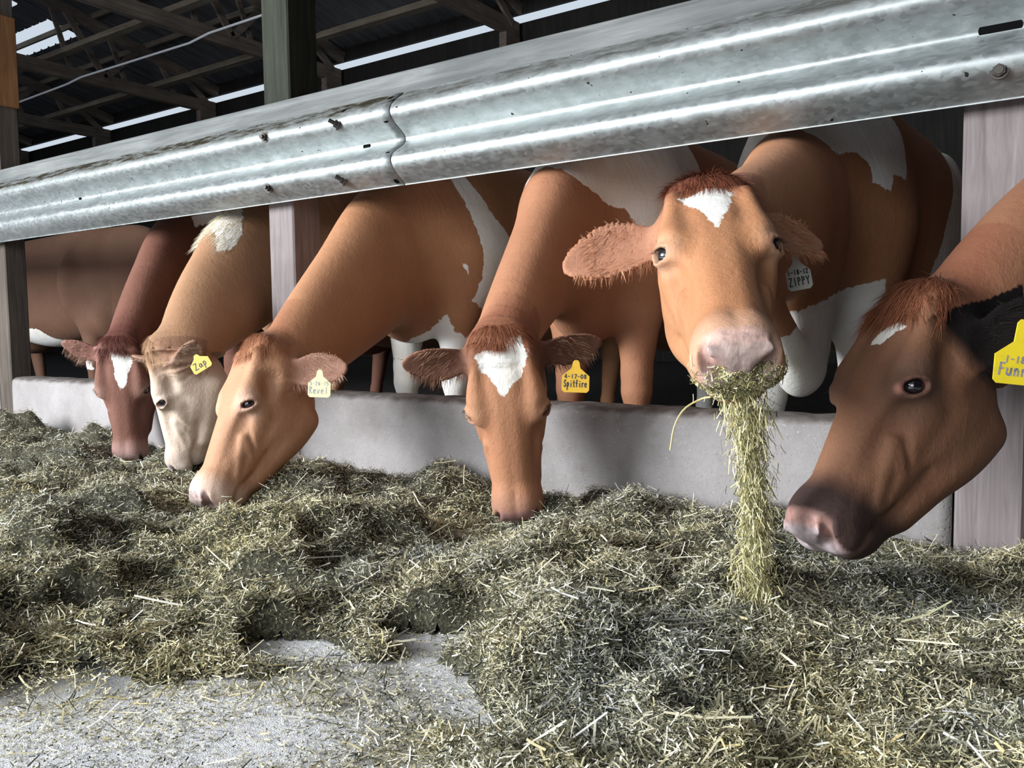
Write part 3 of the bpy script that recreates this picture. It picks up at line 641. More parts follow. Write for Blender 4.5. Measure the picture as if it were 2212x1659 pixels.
# ---------------------------------------------------------------- the barn around
def roof_z(y): return 5.95 + (9.8 - y) * .24 if y > 1.5 else 5.95 + 8.3 * .24 - (1.5 - y) * .30
def barn():
    # alley floor (concrete) and the cows' side behind the curb
    f = MB().box((-26, -9, -.2), (9, .0, 0)).build('floor', M['floor']); tag(f, 'pale dusty concrete floor of the feed alley', kind='structure')
    g = MB().box((-26, .2, -.2), (9, 10, -.004)).build('floor_pen', M['dung']); tag(g, 'dark pen floor behind the concrete curb', kind='structure')
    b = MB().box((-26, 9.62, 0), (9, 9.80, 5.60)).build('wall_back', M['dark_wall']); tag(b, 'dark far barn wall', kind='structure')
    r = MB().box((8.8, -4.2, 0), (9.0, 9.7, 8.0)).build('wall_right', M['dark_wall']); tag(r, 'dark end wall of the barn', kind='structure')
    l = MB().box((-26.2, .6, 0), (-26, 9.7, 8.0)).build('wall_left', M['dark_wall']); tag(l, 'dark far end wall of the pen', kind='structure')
    w = MB().box((.6, -4.4, 0), (9, -4.2, 7.2)).build('wall_light_block', M['dark_wall']); tag(w, 'unseen dark plank wall added on the near side to block light', kind='structure')  # unseen wall, added to keep light off the right-hand sides
    # ribbed sheet roof, ribs running down the slope; a translucent bay is left open to the sky near the far end
    V, F = [], []
    def sheet(x0, x1, y0, y1):
        xs = np.arange(x0, x1 + .001, .3)
        for a, c in zip(xs[:-1], xs[1:]):
            pr = [(a, 0), (a + .24, 0), (a + .255, .03), (a + .285, .03), (c, 0)]
            for (p, h), (q, k) in zip(pr[:-1], pr[1:]):
                i = len(V); V.extend([(p, y0, roof_z(y0) + h), (q, y0, roof_z(y0) + k), (q, y1, roof_z(y1) + k), (p, y1, roof_z(y1) + h)]); F.append([i, i + 1, i + 2, i + 3])
    for x0, x1 in ((-26, -19.4), (-19.4, -17.0), (-17.0, 9)):
        if x0 == -19.4: sheet(x0, x1, 7.15, 9.9); sheet(x0, x1, 6.0, 6.55); sheet(x0, x1, 1.5, 5.2)
        else: sheet(x0, x1, 1.5, 9.9)
    sheet(-26, 9, -4.2, 1.5)
    tag(mesh_obj('ceiling', V, F, M['roof']), 'ribbed dark metal barn roof seen from below', kind='structure')
    # open slot under the far eave: daylight shows between the wall top and the fascia
    e = MB().box((-26, 9.62, 5.76), (9, 9.70, 6.2)).build('trim_1', M['dark_wall']); tag(e, 'dark fascia above the bright slot under the far eave', kind='structure')
    xs = [-24.2, -20.1, -15.9, -12.0, -7.85, -3.6, .6, 4.8]
    say = {-20.1: 'dark timber roof truss nearest the open roof bay', -15.9: 'dark timber roof truss crossing the upper left corner, second from the open roof bay', -12.0: 'dark timber roof truss just left of the tall green-stained post', -7.85: 'dark timber roof truss right of the tall green-stained post'}
    for x in xs:
        t = empty('roof_truss', (x, 9.4, 5.3)); tag(t, say.get(x, 'dark timber roof truss hidden above the guard rail'), 'roof truss', 'timber roof trusses')
        MB().bar((x, 9.5, 5.44), (x, -4.0, 5.44), .12, .24).build('bottom_chord', M['truss'], t)
        MB().bar((x, 9.6, roof_z(9.6) - .18), (x, 1.5, roof_z(1.5) - .18), .12, .2).build('top_chord', M['truss'], t)
        for y in np.arange(8.6, 2.0, -1.1):
            MB().bar((x - .05, y, 5.5), (x - .05, y - .35, roof_z(y - .35) - .2), .045, .09).build('web', M['truss'], t)
        ys = [9.3, 7.0, 4.7, 2.4]
        for i, y in enumerate(ys):
            for yt in (y - .75, y - 1.55 if i < 3 else y - .9):
                MB().bar((x + .05, y if yt > y - 1 else y - 2.3 if i < 3 else y, 5.5), (x + .05, yt, roof_z(yt) - .2), .05, .12).build('web', M['truss'], t)
        MB().box((x - .07, 9.1, 4.6), (x + .07, 9.5, 5.32)).build('bearing_block', M['truss'], t)
    for y, z, lb in ((8.1, 5.60, 'long brace on the trusses next to the far eave'), (5.9, 5.60, 'long brace lying across the truss chords, middle one'), (3.4, 5.60, 'long brace lying across the truss chords, highest in view')):
        p = MB().bar((-26, y, z), (9, y, z), .16, .09).build('lateral_brace', M['purlin']); tag(p, lb, 'brace', 'long timber braces')
    for y in (9.0, 7.9, 6.8, 5.7, 4.6, 3.5, 2.4):
        z = roof_z(y) - .06; p = MB().bar((-26, y, z), (9, y, z), .05, .10).build('roof_purlin', M['purlin']); tag(p, 'slim purlin fixed under the ribbed roof sheets', 'purlin', 'roof purlins')
    c = MB()
    pts = [(-18.5, 6, 5.02), (-15.4, 6, 5.08), (-14.9, 6, 5.12), (-11.7, 6, 5.08), (-11.2, 6, 5.13), (-5, 6, 5.12)]
    for a, b2 in zip(pts[:-1], pts[1:]): c.cyl(a, b2, .018, 6)
    tag(c.build('roof_cable', M['strip']), 'thin pale cable strung along under the trusses', 'cable')
    # steel pen rails far behind, seen between the backs of the cows
    for z in (1.30, 1.46): tag(MB().cyl((-9, 6.2, z), (6, 6.2, z), .03, 8).build('pen_rail', M['galv_plain']), 'grey pipe rail far behind the cows', 'rail', 'pipe rails at the back of the pen')
def post(name, x0, x1, z1, mats, label, y1=.144, z0=0.0):
    mb = MB().box((x0, 0, z0), (x1, y1, z1), .006); o = mb.build(name, mats); tag(o, label, 'post', 'barrier posts'); return o
def barrier():
    sq = post('wooden_post', -2.672, -2.528, 1.43, M['post'], 'square wooden post rising through the rail, beside the neck with a white tuft')
    post('wooden_post', -5.0, -4.860, 5.3, M['post_dark'], 'dark wooden post at the left end of the curb', .112)
    post('wooden_post', -.238, -.095, 1.36, M['post'], 'pale wide-grained wooden post behind the head with a bright yellow tag')
    MB().box((-2.676, -.002, 1.43), (-2.524, .147, 5.3), .006).build('upper_post', M['post_green'], sq)['label'] = 'green-stained upper length of the post, shade darkened into its colour'
    p = MB().box((-4.859, .002, 1.80), (-4.834, .110, 2.28), .004).build('post_plate', M['fresh']); tag(p, 'orange pine block nailed to the dark left post', 'block')
    p = MB().box((-2.57, -.040, 1.87), (-2.44, -.004, 2.2), .004).build('post_cleat', M['truss']); tag(p, 'short dark board nailed across the top of the square post', 'board')
    # cast curb between the posts
    for x0, x1, lb in ((-4.858, -2.674, 'left stretch of the pale concrete feed curb'), (-2.524, -.242, 'long middle stretch of the concrete feed curb'), (-.090, 5, 'right stretch of the concrete feed curb'), (-12, -5.002, 'far stretch of the concrete feed curb')):
        xs = np.linspace(x0, x1, max(8, int((x1 - x0) / .03))); prof = [(0, -.1), (0, .05), (0, .12), (0, .2), (0, .25), (.001, .29), (.004, .308), (.014, .320), (.03, .326), (.06, .328), (.10, .328), (.14, .327), (.19, .322), (.2, .3), (.2, -.1)]
        V, F, gr = [], [], []
        yb = .2
        for i, x in enumerate(xs):
            for y, z in prof:
                j = (math.sin(x * 23.1) + math.sin(x * 57 + 1)) * .0015 * (z > .26); V.append((x, y, z + j)); gr.append(1.0 if (z > .318 and y > .01) else max(0, (z - .27) / .05) * .35)
        k = len(prof)
        for i in range(len(xs) - 1):
            for a in range(k - 1): F.append([i * k + a, (i + 1) * k + a, (i + 1) * k + a + 1, i * k + a + 1])
        F += [list(range(k)), [(len(xs) - 1) * k + a for a in range(k)][::-1]]
        o = mesh_obj('wall_curb', V, F, M['concrete'], None, False, dict(grime=gr)); tag(o, lb, kind='structure')
        o.data.polygons.foreach_set('use_smooth', [len(f) == 4 for f in F])
    # weathered board on top, W-beam guard rail in two lengths in front of it
    b = MB().box((-12, -.040, 1.20), (4, 0, 1.44), .004).build('rail_board', M['board']); tag(b, 'weathered grey board running along the top of the guard rail', 'board')
    prof = [(1.055, .016), (1.062, .020), (1.085, .052), (1.105, .074), (1.125, .083), (1.142, .080), (1.160, .064), (1.185, .026), (1.198, .012), (1.2085, .008), (1.219, .012), (1.232, .026), (1.257, .064), (1.275, .080), (1.292, .083), (1.312, .074), (1.332, .052), (1.355, .020), (1.362, .014)]
    zz = catmull(prof, 90)
    def beam(x0, x1, off, label, dirt_amt, slots, bolts):
        root = empty('guard_rail', (x0, -.08, 1.06)); tag(root, label, 'guard rail', 'guard rail lengths')
        xs = np.arange(x0, x1 + .001, .05); V, F, dr = [], [], []
        for s_ in (0, 1):
            for x in xs:
                for z, d in zz:
                    V.append((x, -.041 - d - off + s_ * .0035, z)); t = (z - 1.288) / .03; dr.append(np.clip(t, 0, 1) * dirt_amt + .12)
        k = len(zz); m = len(xs); V = np.array(V)
        I = np.arange(m * k).reshape(m, k)
        q = np.stack([I[:-1, :-1], I[1:, :-1], I[1:, 1:], I[:-1, 1:]], -1).reshape(-1, 4); F = [q, q[:, ::-1] + m * k]
        for e, rv in ((0, False), (m - 1, True)):
            a = I[e]; s2 = np.stack([a[:-1], a[1:], a[1:] + m * k, a[:-1] + m * k], 1); F.append(s2 if not rv else s2[:, ::-1])
        for e, rv in ((0, True), (k - 1, False)):
            a = I[:, e]; s2 = np.stack([a[:-1], a[1:], a[1:] + m * k, a[:-1] + m * k], 1); F.append(s2 if not rv else s2[:, ::-1])
        mesh_obj('rail_beam', V, np.concatenate(F), M['galv'], root, True, dict(dirt=np.array(dr)))
        for x, z, w, h in slots:                                            # bolt slots: dark through-holes, shown as their dark backing
            d = np.interp(z, [p[0] for p in prof], [p[1] for p in prof]); e = .004; dd = (np.interp(z + e, [p[0] for p in prof], [p[1] for p in prof]) - np.interp(z - e, [p[0] for p in prof], [p[1] for p in prof])) / (2 * e)
            n = 28; P = []
            for i in range(n):
                a = 2 * math.pi * i / n; cx = math.copysign(max(0, w / 2 - h / 2), math.cos(a)) + math.cos(a) * h / 2; cz = math.sin(a) * h / 2
                P.append((x + cx, -.041 - d - off - .0012 - dd * cz, z + cz))
            Q = [(px, py + .003, pz) for px, py, pz in P]
            mesh_obj('bolt_slot', P + Q, [list(range(n))] + [[i, i + n, (i + 1) % n + n, (i + 1) % n] for i in range(n)], M['slot'], root)
        for x, z, L, tilt in bolts:
            d = np.interp(z, [p[0] for p in prof], [p[1] for p in prof]); y = -.041 - d - off; t = Vector((tilt[0], -1, tilt[1])).normalized(); p = Vector((x, y + .004, z))
            mb = MB().cyl(p, p + t * .006, .019, 16).cyl(p + t * .006, p + t * (.006 + .013 if L > .01 else .012), .0135, 6)
            if L > .01: mb.cyl(p + t * .015, p + t * (.018 + L), .0075, 10)
            else: mb.cyl(p + t * .004, p + t * .014, .016, 14, .009)
            mb.build('bolt', M['rust_bolt'], root)
    beam(-12, -1.862, .004, 'left length of galvanised guard rail, bolted over the next at the seam', 1.0,
         [(-2.075, 1.2085, .036, .017), (-3.96, 1.2085, .026, .014), (-1.935, 1.345, .022, .013), (-2.135, 1.330, .022, .013), (-1.928, 1.262, .020, .011), (-1.925, 1.155, .020, .013), (-2.140, 1.152, .020, .013), (-1.922, 1.068, .020, .011)],
         [(-2.522, 1.288, .012, (.2, -.1)), (-2.523, 1.103, .012, (.2, 0)), (-2.138, 1.275, .022, (-.6, .5)), (-2.138, 1.088, .022, (-.6, .5))])
    beam(-2.27, 3.98, 0, 'right length of galvanised guard rail with a long slot near the picture edge', .75,
         [(-.165, 1.2135, .085, .026)], [(-.160, 1.106, 0, (0, 0))])

# ---------------------------------------------------------------- silage on the alley floor
_g = RNG.normal(size=(14, 3))
def vnoise(x, y, f, seed=0):
    """smooth value noise in [0, 1]"""
    x = np.asarray(x) * f + 31.7 * seed + 200; y = np.asarray(y) * f + 17.3 * seed + 200
    xi = np.floor(x).astype(int); yi = np.floor(y).astype(int); fx = x - xi; fy = y - yi; fx = fx * fx * (3 - 2 * fx); fy = fy * fy * (3 - 2 * fy)
    def h(a, b): v = np.sin(a * 127.1 + b * 311.7 + seed * 74.7) * 43758.5453; return v - np.floor(v)
    return (h(xi, yi) * (1 - fx) + h(xi + 1, yi) * fx) * (1 - fy) + (h(xi, yi + 1) * (1 - fx) + h(xi + 1, yi + 1) * fx) * fy
def fbm(x, y, f, seed=0, o=3): return sum(vnoise(x, y, f * 2 ** k, seed + k) * .5 ** k for k in range(o)) / sum(.5 ** k for k in range(o))
EDGE = ([-5.5, -2.6, -1.9, -1.45, -1.27, -1.08, -.87, -.70, -.55, -.2, .6], [-1.70, -1.80, -1.82, -1.78, -1.62, -1.44, -1.34, -1.45, -1.66, -1.85, -1.85])
GAPS = [(-1.36, -1.15, .16, .05, .55), (-.80, -1.22, .05, .16, 1.0), (-.93, -1.06, .10, .06, .3), (-1.57, -1.31, .12, .04, .5), (-1.15, -1.24, .10, .05, .3), (-3.6, -.62, .3, .05, .2)]
def cover(x, y):
    c = np.clip((y - np.interp(x, *EDGE) + (fbm(x, y, 3.2, 5, 4) - .5) * .42) / .30, 0, 1)
    for gx, gy, a, b, rot in GAPS:
        ca, sa = math.cos(rot), math.sin(rot); u = (x - gx) * ca + (y - gy) * sa; v = -(x - gx) * sa + (y - gy) * ca
        c = c * np.clip((np.sqrt((u / a) ** 2 + (v / b) ** 2) - .75 + (fbm(x, y, 9, 9) - .5)) / .6, 0, 1)
    return c
MOUNDS = [(-1.68, -.12, .13, .085), (-1.0, -.16, .18, .075), (-.72, -.28, .16, .055), (-4.45, -.25, .3, .09), (-3.6, -.75, .3, .05), (-2.6, -.28, .25, .05), (-2.25, -.85, .25, .055), (-1.9, -.55, .2, .06), (-1.5, -.75, .18, .06), (-.95, -.75, .2, .05), (-.45, -.85, .16, .06), (-.62, -1.05, .12, .04), (-.3, -.60, .14, .045), (-2.0, -1.2, .2, .035), (-1.22, -1.0, .10, .045), (-.99, -1.05, .09, .03)]
DIPS = [(-1.27, -.30, .14, .06), (-2.08, -.72, .15, .06), (-.40, -.70, .1, .0), (-3.42, -.22, .22, .08), (-2.72, -.42, .18, .06)]
def heap(x, y):
    c = cover(x, y); h = .012 + .035 * fbm(x, y, 2.6, 2) + .24 * np.clip(fbm(x * .8 + y * .5, y - x * .35, 5.5, 3) - .45, 0, 1)
    for mx, my, r, a in MOUNDS: h = h + a * np.exp(-((x - mx) ** 2 + (y - my) ** 2) / (r * r))
    for mx, my, r, a in DIPS: h = h - a * np.exp(-((x - mx) ** 2 + (y - my) ** 2) / (r * r))
    h = h + .034 * (fbm(x, y, 15, 4, 3) - .5) + .05 * np.clip(fbm(x * .7 + y * .7, y * .8 - x * .6, 8.5, 23, 2) - .5, 0, 1)
    return np.maximum(h, .004) * np.clip((c - .25) / .5, 0, 1) - .002
PATH = [(-.458, -.87, .475), (-.454, -.85, .42), (-.455, -.82, .338), (-.456, -.80, .253), (-.456, -.80, .167), (-.452, -.81, .09), (-.445, -.83, .045)]
STRAW = np.array([(.62, .57, .40), (.74, .70, .56), (.49, .46, .30), (.32, .31, .19), (.16, .16, .105), (.060, .060, .044), (.50, .42, .23), (.76, .73, .66)])
def silage():
    xs = np.arange(-5.4, .45, .012); ys = np.arange(-1.95, -.001, .012); X, Y = np.meshgrid(xs, ys, indexing='ij'); Z = heap(X, Y)
    C = cover(X, Y)
    I = np.arange(X.size).reshape(X.shape); q = np.stack([I[:-1, :-1], I[1:, :-1], I[1:, 1:], I[:-1, 1:]], -1).reshape(-1, 4)
    keep = C.ravel()[q].max(1) > .42; q = q[keep]; used = np.unique(q); mp = np.full(X.size, -1); mp[used] = np.arange(len(used))
    root = empty('silage', (-1.5, -.8, 0)); tag(root, 'chopped grass silage heaped along the foot of the curb', 'silage', kind='stuff')
    mesh_obj('bed', np.stack([X.ravel(), Y.ravel(), Z.ravel()], 1)[used], mp[q], M['bed'], root, True)['kind'] = 'stuff'
    # the chopped blades: denser towards the camera, where they show larger
    def blades(name, n, lw, rad, tilt, pal, near=1.0, mask=None, dust=False):
        P = []
        while sum(len(p) for p in P) < n:
            m = n * 3; r = .88 + 3.97 * RNG.random(m) ** 1.8; a = RNG.uniform(-math.radians(36.5) - math.radians(34.5), math.radians(36.5) - math.radians(34.5), m)
            x = np.sin(a) * r; y = -2.2 + np.cos(a) * r; ok = (x > -5.3) & (x < .4) & (y < -.004); x, y = x[ok], y[ok]
            c = cover(x, y); pr = np.clip(c * 2.0, 0, 1) * np.where(c > .42, 1, .35) if not dust else np.clip(1.1 - c, .0, 1) * np.clip((y + 2.3) / .5, 0, 1) * np.clip(fbm(x, y, 5, 21) * 2.2 - .55, .10, 1)
            ok = RNG.random(len(x)) < pr; P.append(np.stack([x[ok], y[ok]], 1))
        P = np.concatenate(P)[:n]; z = heap(P[:, 0], P[:, 1]) if not dust else np.maximum(heap(P[:, 0], P[:, 1]), 0)
        L = RNG.gamma(2.2, lw[0] / 2.2, n) + lw[0] * .3; L = np.minimum(L, lw[0] * 4); Wd = lw[1] * RNG.uniform(.5, 1.5, n)
        a = RNG.uniform(0, 2 * math.pi, n); el = RNG.normal(size=n) * tilt; d = np.stack([np.cos(a) * np.cos(el), np.sin(a) * np.cos(el), np.sin(el)], 1)
        roots = np.column_stack([P, z + np.abs(RNG.normal(size=n)) * rad + .002]) - d * (L * .5)[:, None] * .7
        roots[:, 2] = np.maximum(roots[:, 2], np.maximum(z - .004, .0015))
        tip = roots + d * L[:, None]; over = tip[:, 1] > -.003; d[over, 1] *= -1; roots[:, 1] = np.minimum(roots[:, 1], -.003)
        bend = RNG.normal(size=(n, 3)) * (L * .18)[:, None]; bend[:, 2] = np.abs(bend[:, 2]) * .6; bend[:, 1] = np.where(roots[:, 1] > -.05, -np.abs(bend[:, 1]), bend[:, 1])
        side = np.cross(d, RNG.normal(size=(n, 3)) * .6 + np.array([0, 0, 1.0]))
        V, F = strands(roots, d, L, Wd, bend, side, 2, False)
        k = RNG.choice(len(STRAW), n, p=pal); c = STRAW[k] * RNG.uniform(.7, 1.15, (n, 1))
        patch = fbm(P[:, 0], P[:, 1], 4.0, 13)[:, None]; c = c * (1 + (patch - .5) * np.array([.7, .55, .1])); c = np.clip(c * (1.0 if dust else 1), 0.01, .9)
        o = mesh_obj(name, V, F, M['straw'], root, False, dict(hide=np.repeat(c, 6, 0))); o['kind'] = 'stuff'
    blades('fine_chop', 430000, (.0068, .0013), .007, .5, [.16, .10, .14, .13, .17, .19, .05, .06])
    blades('blade', 60000, (.014, .0019), .009, .45, [.18, .15, .18, .13, .12, .09, .07, .08])
    blades('long_straw', 1700, (.036, .0026), .012, .28, [.30, .30, .06, .03, .0, .0, .16, .15])
    blades('scattered_crumb', 34000, (.0032, .0015), .0010, .15, [.12, .16, .14, .12, .14, .14, .06, .12], dust=True)
    blades('scattered_straw', 450, (.022, .0022), .002, .10, [.30, .24, .10, .06, .05, .05, .08, .12], dust=True)
    # pale maize grains
    n = 2600; r = 1.05 + 2.2 * RNG.random(n * 4) ** 1.6; a = RNG.uniform(math.radians(-70), math.radians(2), n * 4); x = np.sin(a) * r; y = -2.2 + np.cos(a) * r
    ok = (y < -.02) & (RNG.random(n * 4) < cover(x, y) * np.clip(fbm(x, y, 6, 31) * 2 - .5, .1, 1)); x, y = x[ok][:n], y[ok][:n]; z = np.maximum(heap(x, y), 0) + .006
    o8 = np.array([(1, 0, 0), (0, 1, 0), (-1, 0, 0), (0, -1, 0), (0, 0, .8), (0, 0, -.8)]); f8 = np.array([(0, 1, 4), (1, 2, 4), (2, 3, 4), (3, 0, 4), (1, 0, 5), (2, 1, 5), (3, 2, 5), (0, 3, 5)])
    s = RNG.uniform(.0022, .0042, len(x)); V = (np.stack([x, y, z], 1)[:, None] + o8[None] * s[:, None, None]).reshape(-1, 3); F = (np.arange(len(x))[:, None, None] * 6 + f8[None]).reshape(-1, 3)
    mesh_obj('maize_grain', V, F, M['straw'], root, True, dict(hide=np.tile((.72, .67, .52), (len(V), 1))))['kind'] = 'stuff'
def falling(cow):
    """feed spilling from the raised mouth down to the heap"""
    root = empty('falling_silage', (-.42, -.95, .1)); tag(root, 'loose silage spilling from the mouth of the cow with raised head', 'silage', kind='stuff')
    def put(name, P, d, L, Wd, pal):
        n = len(P); V, F = strands(P, d, L, Wd, RNG.normal(size=(n, 3)) * (L * .15)[:, None], None, 2, False); k = RNG.choice(len(STRAW), n, p=pal); c = STRAW[k] * RNG.uniform(.75, 1.15, (n, 1)) * np.array([1.02, 1.0, .8])
        mesh_obj(name, V, F, M['straw'], root, False, dict(hide=np.repeat(np.clip(c, 0, 1), 6, 0)))['kind'] = 'stuff'
    path = catmull(PATH, 60)
    n = 9500; t = RNG.random(n) ** .8; i = (t * 59).astype(int); wd = np.interp(t, [0, .12, .3, .6, .8, 1], [.034, .030, .020, .023, .034, .042])
    P = path[i] + RNG.normal(size=(n, 3)) * (wd * .62)[:, None] * np.array([1, 1, .6]); keep = RNG.random(n) < np.interp(t, [0, .2, .45, .7, 1], [1, .95, .8, .55, .4]); P = P[keep]; n = len(P)
    d = RNG.normal(size=(n, 3)) * .38 + np.array([.05, .15, -1.0]); d /= np.linalg.norm(d, axis=1)[:, None]
    put('stream', P, d, RNG.gamma(2.5, .0045, n) + .005, RNG.uniform(.0008, .0019, n), [.22, .14, .22, .18, .08, .02, .10, .04])
    # bits stuck to the wet nose and lips
    n = 5200; Q = np.stack([RNG.uniform(.47, .52, n), RNG.normal(size=n) * .033 + .008, RNG.uniform(-.135, -.060, n)], 1); kp = RNG.random(n) < np.clip((-.055 - Q[:, 2]) / .05, 0, 1); Q = Q[kp]; S, nr = cow.surf(Q); n = len(S)
    d = RNG.normal(size=(n, 3)); d -= nr * (d * nr).sum(1)[:, None] * .8; d /= np.linalg.norm(d, axis=1)[:, None]; L = RNG.gamma(2.2, .0022, n) + .002
    put('stuck_bits', S + nr * .002 - d * L[:, None] * .5, d, L, RNG.uniform(.001, .0022, n), [.14, .10, .22, .24, .14, .06, .07, .03])
    # one long stem hanging from the corner of the mouth
    st = catmull([(-.512, -.862, .452), (-.533, -.851, .447), (-.557, -.868, .430), (-.570, -.880, .400), (-.575, -.886, .360)], 14); mb = MB()
    for a, b in zip(st[:-1], st[1:]): mb.cyl(a, b, .0017, 6)
    tag(mb.build('hay_stem', M['stem']), 'single curved straw hanging from the corner of the raised mouth', 'straw')

